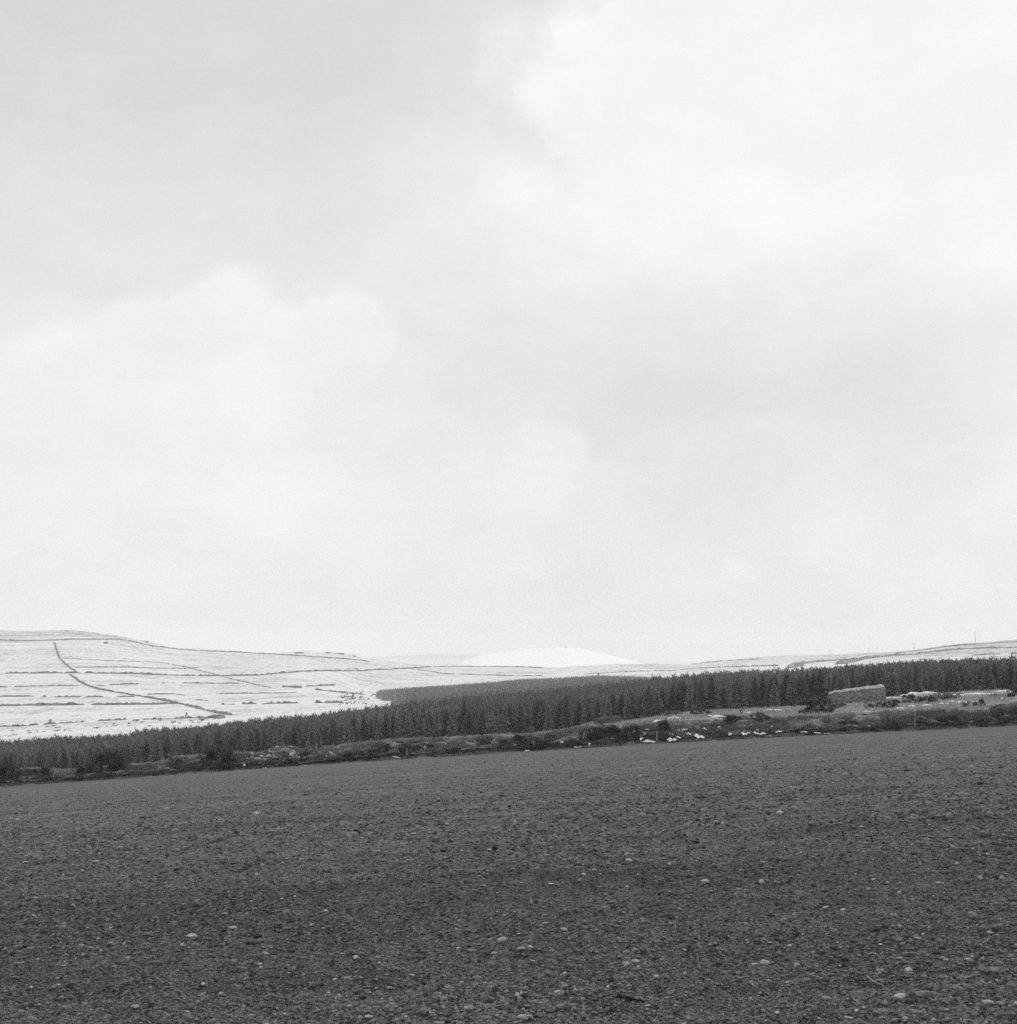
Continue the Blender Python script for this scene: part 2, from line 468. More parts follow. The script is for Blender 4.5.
def merged_trees(name, pts, protoarr, mat):
    VV, FF, base = [], [], 0
    for (x, y, z, w, H, k) in pts:
        V, F = protoarr[k % len(protoarr)]
        a = rnd.uniform(0, 6.28); c, s = math.cos(a), math.sin(a)
        P = np.empty_like(V); P[:, 0] = (V[:, 0] * c - V[:, 1] * s) * w + x; P[:, 1] = (V[:, 0] * s + V[:, 1] * c) * w + y; P[:, 2] = V[:, 2] * H + z
        VV.append(P); FF.append(F + base); base += len(V)
    me = mesh_np(name, np.concatenate(VV), np.concatenate(FF), False)
    return link(name, me, mat)
farP = [conifer_arrays(random.Random(300 + i), 13, 7, .2, .95, .55) for i in range(8)]
rest = [s for s in spots if id(s) not in nearset]
du, dl = [], []
for s in rest:
    H = rnd.uniform(3.9, 4.9)
    if s[0] < -.25: H *= .85
    z = float(ring_z(s[0], s[1])) - .1
    H *= rnd.uniform(.86, 1.06) * (1 + .3 * float(vnoise(np.array(s[0] * s[1] / 18 + 5), np.array(s[1] / 18), 78))) + .12 * float(vnoise(np.array(s[0] * s[1] / 8), np.array(s[1] / 8), 79)); t = (s[0] * s[1] + rnd.uniform(-.9, .9), s[1], z, H * rnd.uniform(1.1, 1.9), H, rnd.randrange(8))
    (dl if vnoise(np.array(s[0] * s[1] / 25), np.array(s[1] / 25), 77) + rnd.uniform(-.3, .3) > .22 - (s[1] - 240) / 500 else du).append(t)  # pale share grows with distance, painting haze into the tree colour
o = merged_trees('spruce_plantation', du, farP, M['spruce']); tag(o, 'dark conifer plantation filling the valley behind its front rows', 'plantation', kind='stuff')
o = merged_trees('larch_plantation', dl, farP, M['larch']); tag(o, 'paler bare conifers through the dark plantation, more toward the back to paint in haze', 'plantation', kind='stuff')
tinyP = [conifer_arrays(random.Random(400 + i), 7, 6, .24, 1.0, .55) for i in range(6)]
pts = []
D = 530.
wt = np.array([UV(*p) for p in woodtop])
while D < 1056:
    uL = UV(366 + (1050 - D) * .055, 690)[0]; uR = UV(705, 690)[0]
    n = int((uR - uL) * D / 2.9)
    for i in range(n):
        u = uL + (i + rnd.random()) * (uR - uL) / n; d = D + rnd.uniform(-1.5, 1.5)
        px_ = CX + u * FPX * .995
        if abs(px_ - 555) < 2.2 and D > 960: continue       # the ride through the wood
        H = rnd.uniform(4.2, 5.2)
        if (float(ring_z(u, d)) + H - EYE) / d > np.interp(u, wt[:, 0], wt[:, 1]) + .0005 * rnd.random(): continue
        pts.append((u * d, d, float(ring_z(u, d)) - .1, H * 1.15, H, rnd.randrange(6)))
    D += 3.4
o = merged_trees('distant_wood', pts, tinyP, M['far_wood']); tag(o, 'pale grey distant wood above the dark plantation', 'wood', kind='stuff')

# bushes ---------------------------------------------------------------------------
def bush_arrays(r, n=520, spiky=False):
    """unit bush: width 1, height 1, clumps of leaf-size faces with an uneven outline"""
    lobes = [(r.uniform(-.4, .4), r.uniform(-.3, .3), r.uniform(.1, .72), r.uniform(.1, .27)) for _ in range(10)]
    V, F = [], []
    for i in range(n):
        lx, ly, lz, lr = r.choice(lobes)
        a, b = r.uniform(0, 6.28), math.acos(r.uniform(-.7, 1)); q = lr * r.uniform(.55, 1.1) * (1.3 if spiky and r.random() < .2 else 1)
        p = np.array([lx + q * math.sin(b) * math.cos(a), ly + q * math.sin(b) * math.sin(a), max(.0, lz + q * math.cos(b) * 1.1)])
        s = r.uniform(.02, .075)
        d1 = np.array([r.gauss(0, 1) for _ in range(3)]); d1 /= np.linalg.norm(d1)
        d2 = np.cross(d1, [r.gauss(0, 1) for _ in range(3)]); d2 /= max(1e-6, np.linalg.norm(d2))
        k = len(V); V += [p - d1 * s, p + d2 * s * .6, p + d1 * s * (1.6 if spiky else 1), p - d2 * s * .6]; F.append((k, k + 1, k + 2, k + 3))
    return np.array(V), np.array(F)
bush_me = []
for i in range(8):
    V, F = bush_arrays(random.Random(500 + i), 800, True)
    bush_me.append((V, F))
bm_dark = [mesh_np('foliage', V, F, False) for V, F in bush_me]; bm_mid = [m.copy() for m in bm_dark]
for m in bm_dark: m.materials.append(M['gorse'])
for m in bm_mid: m.materials.append(M['scrub'])
sv, sf = [], []
for i in range(6):
    a = i * 1.05; v, f = tube([(0.06 * math.cos(a), .06 * math.sin(a), -.25), (.2 * math.cos(a), .18 * math.sin(a), .35)], [.03, .015], 5)
    sf += [tuple(q + len(sv) for q in t) for t in f]; sv += v
stem_me = pymesh('stems', sv, sf); stem_me.materials.append(M['bark'])
def bush(name, base, w, h, dark, label, group=None, i=None, depth=None):
    e = empty(name, base, rnd.uniform(-.5, .5), (w, depth or w * .8, h))
    k = rnd.randrange(8) if i is None else i
    link('foliage', (bm_dark if dark else bm_mid)[k], None, e); link('stems', stem_me, None, e)
    tag(e, label, 'bush', group); return e
PX = 1 / FPX
# px centre, base py, width px, height px, dark?, label
BUSHES = [
 (8, 779, 30, 17, 1, 'dark gorse bush on the bank in the far left corner of the field'),
 (30, 775, 16, 9, 0, 'low grey bramble clump between the corner gorse and a pointed bush'),
 (45, 780, 13, 16, 1, 'small pointed dark bush standing just left of the hollow in the bank'),
 (56, 780, 14, 9, 0, 'low ragged bramble beside the small pointed bush'),
 (82, 779, 22, 17, 1, 'dark bush sprawling at the left foot of the tallest bush'),
 (101, 778, 28, 32, 1, 'tallest dark bush on the bank with a spiky top'),
 (117, 774, 18, 24, 1, 'rounded dark bush pressed against the right of the tallest bush'),
 (172, 767, 20, 13, 0, 'grey bramble clump on the bank left of the wide black bush'),
 (213, 768, 36, 24, 1, 'wide black gorse bush left of a pale post on the bank'),
 (252, 766, 18, 9, 0, 'low bramble under the pale rim of the bank, right of the wide black bush'),
 (281, 767, 36, 13, 0, 'tangled grey thicket covering a hump of the bank'),
 (303, 761, 11, 13, 1, 'small black bush beside a snow patch on the bank'),
 (332, 761, 18, 10, 0, 'loose grey bush just right of the thin post'),
 (349, 762, 14, 13, 1, 'dark bush low on the bank with shade under it'),
 (367, 757, 22, 13, 0, 'light twiggy bush on the bank top right of the thin post'),
 (384, 755, 15, 14, 1, 'dark bush leaning off the bank left of the long black gorse'),
 (410, 750, 24, 11, 1, 'long black gorse bush under the pale grass rim'),
 (431, 750, 14, 8, 1, 'smaller dark bush touching the end of the long black gorse'),
 (455, 752, 22, 8, 0, 'low bramble patch midway along the bank foot'),
 (484, 746, 14, 11, 1, 'compact dark bush, one of a pair on the pale grassy bank, left one'),
 (502, 746, 12, 9, 1, 'compact dark bush, one of a pair on the pale grassy bank, right one'),
 (520, 745, 13, 13, 1, 'upright dark bush at the start of the gorse thicket'),
 (542, 747, 24, 15, 1, 'broad gorse thicket left of the domed hump'),
 (567, 749, 18, 7, 0, 'low bramble at the left foot of the domed hump'),
 (594, 737, 30, 13, 1, 'black gorse capping the domed hump of the bank'),
 (575, 744, 14, 6, 1, 'small black bush above the snow flecks under the domed hump'),
 (615, 737, 20, 15, 1, 'tall dark bush right of the domed hump'),
 (630, 739, 18, 17, 1, 'dense dark bush behind the first long snow streak'),
 (644, 737, 15, 11, 0, 'grey bramble clump between two dark bushes near the first long snow streak'),
 (666, 734, 15, 18, 1, 'upright dark bush on the bank between two snow patches'),
 (690, 731, 20, 9, 0, 'low grey bramble above a slanting snow streak'),
 (718, 735, 20, 8, 0, 'low bramble right of the brightest snow patch'),
 (736, 723, 28, 10, 1, 'dark flat bush on top of the bank below the snowy grass'),
 (760, 722, 20, 12, 1, 'dark bush with bare twigs on top of the bank'),
 (776, 724, 14, 9, 0, 'grey bush beside the bush with bare twigs'),
 (803, 733, 24, 7, 1, 'dark clump at the foot of the bank between two snow streaks'),
 (846, 731, 26, 14, 1, 'dark bramble mass on the bank face below the straw rick'),
 (872, 730, 22, 11, 0, 'grey bramble mass on the bank face below and right of the straw rick'),
 (900, 728, 18, 11, 1, 'dark bramble clump left of the pale post on the bank'),
 (925, 727, 20, 13, 0, 'grey bramble clump just right of the pale post on the bank'),
 (948, 724, 26, 12, 1, 'dark bramble mass on the tall bank beside the black pair of shrubs'),
 (985, 723, 26, 9, 1, 'long dark bush overhanging the field at the foot of the bank'),
 (1007, 716, 26, 12, 1, 'dark bush on the bank top in the far right corner'),
]
for (px, py, w, h, dk, lab) in BUSHES:
    b = bank_pt(px, py); s = b.y * PX
    bush('gorse_bush' if dk else 'bramble_bush', b + Vector((0, .45, -.1)), w * s * 1.02, h * s * 1.0, dk, lab, 'bushes growing on the bank', depth=min(1.6, w * s))
MIDB = [
 (820, 713, 38, 15, 1, 'broad dark bush at the left front corner of the straw rick'),
 (838, 708, 16, 6, 1, 'low dark bush tucked under the left end of the straw rick'),
 (873, 708, 13, 7, 1, 'round dark bush in front of the right end of the straw rick'),
 (891, 708, 20, 10, 1, 'dark bush just right of the straw rick'),
 (907, 703, 16, 10, 1, 'dark bush below the lumpy snow bank'),
 (926, 704, 18, 9, 1, 'dark bush in the middle of the snow spotted row'),
 (945, 700, 24, 9, 0, 'grey bush in the snow spotted row behind the white patch'),
 (966, 707, 6, 7, 1, 'tiny black shrub next to the round snow patch'),
 (976, 706, 5, 6, 1, 'tiny black shrub, middle one of three on the pale strip'),
 (983, 706, 6, 9, 1, 'tallest of the three tiny black shrubs on the pale strip'),
 (996, 697, 14, 4, 1, 'flat dark bush lying in the long snow streak'),
 (1012, 697, 16, 13, 1, 'dark bush at the end of the long snow streak'),
 (700, 715, 18, 8, 1, 'dark bush in the snowy grass behind the bank left of the bare twigs'),
 (672, 716, 16, 6, 0, 'low grey bush in front of the plantation above the upright dark bush'),
 (610, 722, 24, 9, 0, 'grey scrub between the domed hump and the plantation'),
]
for (px, py, w, h, dk, lab) in MIDB:
    b = march(px, py, DB + 3, 225); s = b.y * PX
    bush('gorse_bush' if dk else 'bramble_bush', b + Vector((0, .2, -.12)), w * s * 1.15, h * s * 1.12, dk, lab, 'bushes between the bank and the plantation')

# small scrub trees on the hill
HB = [(50, 724, 4.5, 6, 'lone bare bush on the snow above the lowest hedge of the hillside'), (186, 717, 3, 6, 'lone thin bush on the snow near the end of the diagonal hedge'),
      (598.5, 675.2, 2.6, 3.0, 'tiny black speck given a bush shape on the boundary line below the white mountain'), (105, 643.5, 9, 2.2, 'dark heather clump high on the hill under the top wall')]  # the black speck is of unknown nature, made up as a bush
for (px, py, w, h, lab) in HB:
    b = march(px, py, 480, 1349); s = b.y * PX
    bush('hill_bush', b + Vector((0, 0, -.15)), w * s * .7, h * s * .95, px > 500, lab)
for i in range(46):
    px, py = rnd.gauss(352, 9), rnd.gauss(699, 3.4)
    if py > 705.5 or py < 692: continue
    b = march(px, py, 480, 1349); s = b.y * PX
    o = link('scrub_bush', bm_mid[i % 8], None, None, b); o.scale = (rnd.uniform(1, 2.2) * s * 1.3, 1.2, rnd.uniform(.8, 1.6) * s * 1.3)
    tag(o, 'small scrub bush dotted on the snow at the tip of the pale wood', 'bush', 'scrub bushes on the snow by the pale wood')
for i in range(50):
    px = rnd.uniform(0, 225); py = _ip([(0, 735), (60, 729), (110, 726), (170, 722), (225, 718)], px) + rnd.uniform(-4, 3)
    b = march(px, py, 480, 1349); s = b.y * PX
    o = link('scrub_bush', bm_mid[i % 8], None, None, b); o.scale = (rnd.uniform(1.5, 4.5) * s, 1.5, rnd.uniform(.7, 1.5) * s)
    tag(o, 'small scrub tuft in the snow along the back edge of the plantation', 'bush', 'scrub tufts behind the plantation')

# ------------------------------------------------------------------ hedges and walls on the hill
def hill_line(name, segs, label, cat, h=1.2, w=1.2, rag=.5, mat='hedge', group=None):
    V, F = [], []
    for pts in segs:
        P = []
        for (a, b) in zip(pts[:-1], pts[1:]):
            n = max(2, int(math.hypot(b[0] - a[0], b[1] - a[1]) / 1.2))
            for i in range(n):
                t = i / n; P.append(march(a[0] + (b[0] - a[0]) * t, a[1] + (b[1] - a[1]) * t, 478, 1352, 1400))
        P.append(march(pts[-1][0], pts[-1][1], 478, 1352, 1400))
        Q = []                                       # resample, smooth
        for i, p in enumerate(P):
            lo, hi = max(0, i - 2), min(len(P), i + 3)
            Q.append(sum(P[lo:hi], Vector()) / (hi - lo))
        line = []
        for a, b in zip(Q[:-1], Q[1:]):
            L = (b - a).length; n = max(1, int(L / 1.1))
            line += [a.lerp(b, i / n) for i in range(n)]
        line.append(Q[-1])
        base = len(V); N = len(line); ph = rnd.uniform(0, 99)
        for i, p in enumerate(line):
            t = (line[min(N - 1, i + 1)] - line[max(0, i - 1)]); t.z = 0
            t = t.normalized() if t.length > 1e-6 else Vector((1, 0, 0)); nr = Vector((-t.y, t.x, 0))
            k = .55 * float(vnoise(np.array(i / 7. + ph), np.array(.5), 41)) + .7 * float(vnoise(np.array(i / 2.6 + ph), np.array(7.5), 42))
            hh = max(.04, h * .72 * (1 + 2.6 * rag * k + .5 * rag * rnd.uniform(-1, 1))); ww = w * .7 * (1 + rag * k)
            ends = min(1, min(i, N - 1 - i) / 3 + .15); hh *= ends
            z = float(ring_z(p.x / p.y, p.y))
            for (s, q) in ((-.5, -.25), (-.45, .62), (-.12, 1.), (.2, .95), (.45, .6), (.5, -.25)):
                jx = rnd.uniform(-.12, .12) * ww
                V.append((p.x + nr.x * s * ww + jx, p.y + nr.y * s * ww + jx, z + hh * q * rnd.uniform(.8, 1.15)))
        for i in range(N - 1):
            for j in range(5):
                a = base + i * 6 + j; F.append((a, a + 1, a + 7, a + 6))
    o = link(name, pymesh(name, V, F), M[mat]); tag(o, label, cat, group); return o
HG = 'hedges crossing the snowy hillside'
hill_line('field_wall', [[(-20, 640), (28, 641), (54, 640.5), (75, 639.5), (105, 639.7), (118, 639.5), (130, 641), (152, 646.5), (160, 647), (178, 649.5), (200, 651), (235, 652.2), (260, 653.7), (300, 656), (330, 658), (352, 659.5), (372, 662.2)]],
          'highest wall, running the length of the left hill just below its crest', 'field wall', 1.1, 1.0, .3, 'hedge', HG)
hill_line('field_hedge', [[(54, 641), (56, 648), (59, 657), (63, 662), (70, 668), (78, 673.2)]], 'steep hedge dropping from the highest wall to the long middle hedge', 'hedge', .9, 1.5, .5, 'hedge', HG)
hill_line('field_hedge', [[(68, 673.8), (75, 678), (80, 682), (88, 686), (97, 689), (110, 691.5), (130, 695), (138, 696), (160, 700), (183, 704.5), (208, 711), (222, 714), (233, 715.2)]],
          'thick curving diagonal hedge sweeping down the hill to the plantation', 'hedge', 1.2, 1.4, .45, 'hedge', HG)
hill_line('field_hedge', [[(60, 658.2), (110, 661), (130, 661.5), (160, 662.5), (175, 665), (190, 668), (200, 671), (218, 675), (235, 680), (249, 683), (260, 686), (273, 688)]],
          'thin hedge leaving the steep hedge and slanting down across mid hill', 'hedge', .55, .7, .7, 'hedge', HG)
hill_line('field_hedge', [[(74, 667.5), (105, 667.4), (130, 667.5), (160, 668.5), (185, 668.8), (200, 668)]], 'short level hedge just above the long middle hedge', 'hedge', .8, 1.0, .4, 'hedge', HG)
hill_line('field_hedge', [[(4, 673.6), (40, 673.3), (82, 673.2)], [(83, 673.2), (130, 674), (190, 676), (222, 676), (240, 676), (260, 675.5), (280, 673.5), (300, 672), (320, 671), (345, 671), (362, 671), (375, 670), (390, 669.5), (420, 668), (433, 666.8)]],
          'long middle hedge crossing the whole hill', 'hedge', 1.3, 1.4, .5, 'hedge', HG)
hill_line('field_hedge', [[(-20, 678), (4, 674)]], 'stub of hedge turning down from the left end of the long middle hedge', 'hedge', .9, 1.4, .3, 'hedge', HG)
hill_line('field_hedge', [[(-20, 687.5), (9, 687.3)], [(13, 687.2), (30, 686.6), (80, 685.6)], [(97, 686), (106, 686)], [(108, 685.2), (140, 684)], [(161, 683), (166, 683)], [(170, 683), (176, 683.2)], [(180, 683.2), (210, 683.6), (240, 683.6)]],
          'broken faint hedge, first below the long middle hedge', 'hedge', .8, 1.0, .7, 'hedge', HG)
hill_line('field_hedge', [[(-20, 697), (35, 696.5)], [(40, 697), (48, 697)], [(53, 697), (82, 697)], [(85, 697), (105, 697)], [(115, 697), (130, 697), (136, 697)]],
          'gappy hedge, second above the lowest hedge, left of the diagonal', 'hedge', .95, 1.2, .5, 'hedge', HG)
hill_line('field_hedge', [[(145, 694.6), (175, 694.2), (188, 695.6)], [(194, 700), (210, 701)], [(215, 694), (240, 693.7), (270, 693.3), (300, 693)]],
          'faint broken hedge right of the diagonal, above the dotted hedge', 'hedge', .6, .9, .7, 'hedge', HG)
hill_line('field_hedge', [[(-20, 707.2), (5, 706), (20, 705.5), (85, 705)], [(90, 705), (110, 705), (130, 704.8), (150, 704.5), (178, 704)]],
          'dark level hedge above the lowest hedge, ending at the diagonal', 'hedge', 1.35, 1.5, .45, 'hedge', HG)
hill_line('field_hedge', [[(220, 704.5), (236, 704.5)], [(241, 704), (258, 704)], [(261, 704), (300, 703.2)], [(314, 703), (345, 703)]],
          'dotted dark hedge right of the diagonal just above the plantation', 'hedge', 1.1, 1.2, .9, 'hedge', HG)
hill_line('field_hedge', [[(-20, 727), (20, 726.5), (40, 725)], [(42, 725), (60, 723.5), (87, 721.5)], [(96, 721.2), (128, 719.6)], [(134, 720), (165, 719.3), (185, 718.4), (207, 717.4)]],
          'lowest hedge, ragged and dark, closest to the plantation', 'hedge', .8, 1.0, .9, 'hedge', HG)
hill_line('heather_patch', [[(203, 720.5), (207, 717.8), (216, 717.3), (224, 718.5)]], 'dark heather lump where the lowest hedge meets the plantation', 'heather', 1.6, 5., .5, 'hedge')
hill_line('field_hedge', [[(281, 686.8), (292, 687.4), (303, 688)], [(305, 686.6), (320, 685.8), (336, 685.2)]], 'short thick hedge lying alone in the middle of the slope', 'hedge', 1.1, 1.6, .6, 'hedge', HG)
hill_line('field_hedge', [[(314, 689.6), (330, 691.5), (345, 693), (366, 694.6)]], 'dark hedge running down to the tip of the pale wood', 'hedge', 1.0, 1.5, .6, 'hedge', HG)
hill_line('field_hedge', [[(353, 667.6), (357, 669.4), (361, 671)]], 'small hook of hedge above the rising end of the long middle hedge', 'hedge', .7, 1.3, .6, 'hedge', HG)
hill_line('field_hedge', [[(415, 669.6), (430, 671.5), (445, 674), (456, 674.2)], [(458, 674), (480, 675), (520, 676.2), (545, 676)]], 'hedge dropping behind the pale wood below the white mountain', 'hedge', .8, 1.1, .6, 'hedge', HG)
hill_line('field_wall', [[(433, 666.9), (450, 666.4), (490, 666.8), (525, 667.2), (545, 668)]], 'dark wall along the low skyline in front of the white mountain', 'field wall', .9, 1.0, .3, 'hedge', HG)
hill_line('field_hedge', [[(496, 673.2), (504, 673)]], 'short dash of hedge on the snow below the skyline wall', 'hedge', .8, 1.4, .5, 'hedge', HG)
hill_line('field_hedge', [[(583, 674), (600, 673.4), (625, 672), (652, 671)], [(652, 671), (676, 670.5), (700, 668), (740, 666.5), (780, 666)]], 'faint hedge above the plantation right of the white mountain', 'hedge', .6, .9, .6, 'hedge', HG)
HE = 'heather bands on the right hand hill'
hill_line('heather_band', [[(792, 668), (800, 664), (815, 662), (835, 660.5), (858, 659.5)]], 'pale heather band starting behind the trees on the right hill', 'heather', .8, 7., .8, 'heather', HE)
hill_line('heather_band', [[(840, 664.5), (855, 660.5), (872, 657.5), (895, 655.5), (917, 654.5)]], 'dark slanting heather band under the row of poles', 'heather', 1.0, 8., .6, 'heather', HE)
hill_line('heather_band', [[(917, 654.2), (945, 650.5), (975, 648.6), (1000, 648), (1030, 647)]], 'long heather band below the tallest pole', 'heather', 1.0, 7., .6, 'heather', HE)
hill_line('heather_band', [[(895, 653.4), (920, 650.5), (945, 646.8), (965, 645), (990, 643.6), (1030, 641.2)]], 'heather fringe along the skyline of the right hill', 'heather', .9, 6., .8, 'heather', HE)
hill_line('heather_band', [[(974, 655.4), (986, 654.7), (1001, 654.3)], [(1008, 654.2), (1030, 653.5)]], 'short heather dash low on the right hill near the frame edge', 'heather', .8, 4., .7, 'heather', HE)
hill_line('heather_band', [[(918, 659.6), (931, 659.3)]], 'small heather dash directly above the plantation tops', 'heather', .8, 4., .5, 'heather', HE)
hill_line('heather_band', [[(690, 664.6), (705, 662.6), (722, 661), (745, 659.6), (762, 659)]], 'faint heather band on the skyline right of the white mountain', 'heather', .5, 5., .9, 'heather', HE)

# rocky outcrops on the left crest
def rock_mesh(seed, n=3):
    r = random.Random(seed); import bmesh
    bm = bmesh.new()
    for i in range(n):
        t = bmesh.ops.create_icosphere(bm, subdivisions=2, radius=1, matrix=Matrix.Translation((r.uniform(-.7, .7) if n > 1 else 0, r.uniform(-.3, .3) if n > 1 else 0, 0)) @ Matrix.Diagonal((r.uniform(.4, .8) if n > 1 else 1, .6 if n > 1 else .8, r.uniform(.5, 1), 1)))
        for v in t['verts']:
            v.co += v.co.normalized() * (r.random() - .5) * .28
            if v.co.z > .55: v.co.z = .55 + (v.co.z - .55) * .4
    me = bpy.data.meshes.new('rock'); bm.to_mesh(me); bm.free(); return me
for k, (px, py, w, h, lab) in enumerate([(300, 652.6, 8, 2.2, 'low rocky outcrop on the left hill crest, left of the broken tor'), (328, 652.8, 6, 2., 'first knob of the broken tor on the crest'), (340, 653.6, 9, 2.4, 'largest dark knob of the broken tor on the crest'),
                                         (355, 656, 7, 1.8, 'last small knob at the low end of the broken tor'), (146, 641.6, 8, 1.8, 'rock scatter on the shoulder of the left hill'), (66, 630.6, 5, 1.2, 'small rocks on the summit of the left hill')]):
    b = march(px, py + .5, 900, 1352); s = b.y * PX
    o = link('rock_outcrop', rock_mesh(40 + k, 5), M['rock'], None, b); o.scale = (w * s * .5, w * s * .4, h * s * .75); tag(o, lab, 'rocks')

u_, v_ = UV(566, 647.3); b = Vector((u_ * 4300, 4300, EYE + v_ * 4300))
o = link('summit_cairn', rock_mesh(91, 4), M['rock'], None, b); o.scale = (2.6, 2.2, 3.4); tag(o, 'tiny cairn on the summit of the white mountain', 'cairn')
# power poles on the right hill
pole_v, pole_f = tube([(0, 0, -.5), (0, 0, 4), (0, 0, 9.2)], [.2, .17, .13], 8)
pole_me = pymesh('pole_shaft', pole_v, pole_f); pole_me.materials.append(M['pole'])
def box_mesh(name, sx, sy, sz, bev=.02):
    import bmesh
    bm = bmesh.new(); bmesh.ops.create_cube(bm, size=1, matrix=Matrix.Diagonal((sx, sy, sz, 1)))
    bmesh.ops.bevel(bm, geom=bm.edges[:], offset=bev, segments=2, affect='EDGES'); me = bpy.data.meshes.new(name); bm.to_mesh(me); bm.free(); return me
arm_me = box_mesh('crossarm', 2.0, .16, .18); arm_me.materials.append(M['pole'])
for (px, tp, D, lab) in [(975, 631.5, 1335, 'tallest power pole on the skyline of the right hill'), (914, 643, 1420, 'second power pole along from the tallest, on the lower skyline'),
                         (868, 647.8, 1440, 'third power pole along the skyline, above the dark heather band'), (830, 649, 1440, 'last and smallest power pole on the skyline left of the straw rick')]:
    u, v = UV(px, tp); zt = EYE + v * D
    e = empty('power_pole', (u * D, D, zt - 9.2), .35); link('pole_shaft', pole_me, None, e); a = link('crossarm', arm_me, None, e); a.location = (0, -.18, 8.7)
    tag(e, lab, 'power pole', 'power poles on the right hill')

# ------------------------------------------------------------------ straw rick
def rick():
    b0 = march(830, 704.5, 150, 215); b1 = march(883.5, 701, 150, 215)
    D = (b0.y + b1.y) / 2; s = D * PX
    L = 53.5 * s; ang = math.atan2(0, 1)
    e = empty('straw_rick', ((b0.x + b1.x) / 2, D, min(b0.z, b1.z) - .1), R(-3))
    dz = (b1.z - b0.z)
    def zb(t): return 0.0 + 0 * t
    def zt(t): return (704.5 - 692.5) * s + .1 + t * ((701 - 686) * s + dz - (704.5 - 692.5) * s)
    n, mrow = 130, 70
    # ring cross-section swept along the length
    sec = [(-1, 0), (-1.02, .2), (-1.04, .45), (-1.03, .7), (-.98, .86), (-.9, .94), (-.6, 1.0), (-.2, 1.05), (.2, 1.05), (.6, 1.0), (.9, .94), (.98, .86), (1.03, .6), (1.0, 0)]
    sec = np.array([[np.interp(i, np.arange(len(sec)), [c[k] for c in sec]) for k in (0, 1)] for i in np.linspace(0, len(sec) - 1, mrow)])
    def sweep(name, lo, hi, mat, grow=0.):
        S = sec[lo:hi]; V = []
        for i in range(n):
            t = i / (n - 1)
            en = min(1, .84 + .16 * math.sqrt(min(1, min(t / 1.3, 1 - t) / .04)))
            for (a, h) in S:
                x = (t - .5) * L; yy = a * 1.6 * en; z = h * zt(t) * (en if h > .5 else 1)
                q = float(vnoise(np.array(x * 1.6), np.array(yy * 1.5 + z * 2), 51)) * .38 + float(vnoise(np.array(x * 5), np.array(yy * 4 + z * 5), 52)) * .26 + float(vnoise(np.array(x * 11), np.array(yy * 9 + z * 11), 53)) * .14
                V.append((x + q * .15, yy * (1 + q * .3) - q * .25 - grow * (1 if a < 0 else -1), z + q * .55 * h + grow))
        F = grid_faces(n, len(S)); V = list(V); F = [tuple(f) for f in F]
        for i0 in (0, n - 1):
            c = len(V); pr = V[i0 * len(S):(i0 + 1) * len(S)]
            V.append(tuple(np.mean(pr, 0)))
            for j in range(len(S) - 1): F.append((i0 * len(S) + j, i0 * len(S) + j + 1, c))
        link(name, pymesh(name, V, F, True), M[mat], e)
    sweep('straw_side', 0, mrow, 'straw')
    k0, k1 = 27, 58
    sweep('thatch', k0 - 1, k1, 'straw_top', .05)
    tag(e, 'long low straw rick with a bleached top standing before the plantation', 'straw rick')
rick()

# ------------------------------------------------------------------ posts
import bmesh
def post_mesh():
    bm = bmesh.new(); bmesh.ops.create_cone(bm, cap_ends=True, segments=9, radius1=.055, radius2=.045, depth=1.5, matrix=Matrix.Translation((0, 0, .55)))
    bmesh.ops.bevel(bm, geom=[e for e in bm.edges if all(v.co.z > 1 for v in e.verts)], offset=.02, segments=2, affect='EDGES')
    for v in bm.verts: v.co.x += .02 * math.sin(v.co.z * 3)
    me = bpy.data.meshes.new('fence_post'); bm.to_mesh(me); bm.free(); return me
pm = post_mesh(); pm.materials.append(M['post'])
for (px, tp, bp, lean, lab) in [(232.5, 751, 757, .03, 'stout pale post beside the wide black gorse bush'), (317.3, 743.5, 750, -.02, 'thin pale post standing up against the dark trees on the bank'),
                                (407.5, 748.5, 754, .02, 'short pale post in front of the long black gorse'), (474.5, 740, 748, 0, 'grey post on the pale grassy bank left of the bush pair'),
                                (583.5, 731, 737, .12, 'leaning pale post on the face of the domed hump'), (913.5, 713, 724, .02, 'pale post on the bank face below the dark bush row'), (656.5, 731, 739, -.03, 'weathered post between the snow streak and the upright dark bush')]:
    b = bank_pt(px, bp); s = b.y * PX; H = (bp - tp) * s
    o = link('fence_post', pm, None, None, b + Vector((0, -.3, 0))); o.scale = (1, 1, H / 1.25); o.rotation_euler = (lean, lean, rnd.random()); tag(o, lab, 'fence post', 'old fence posts on the bank')

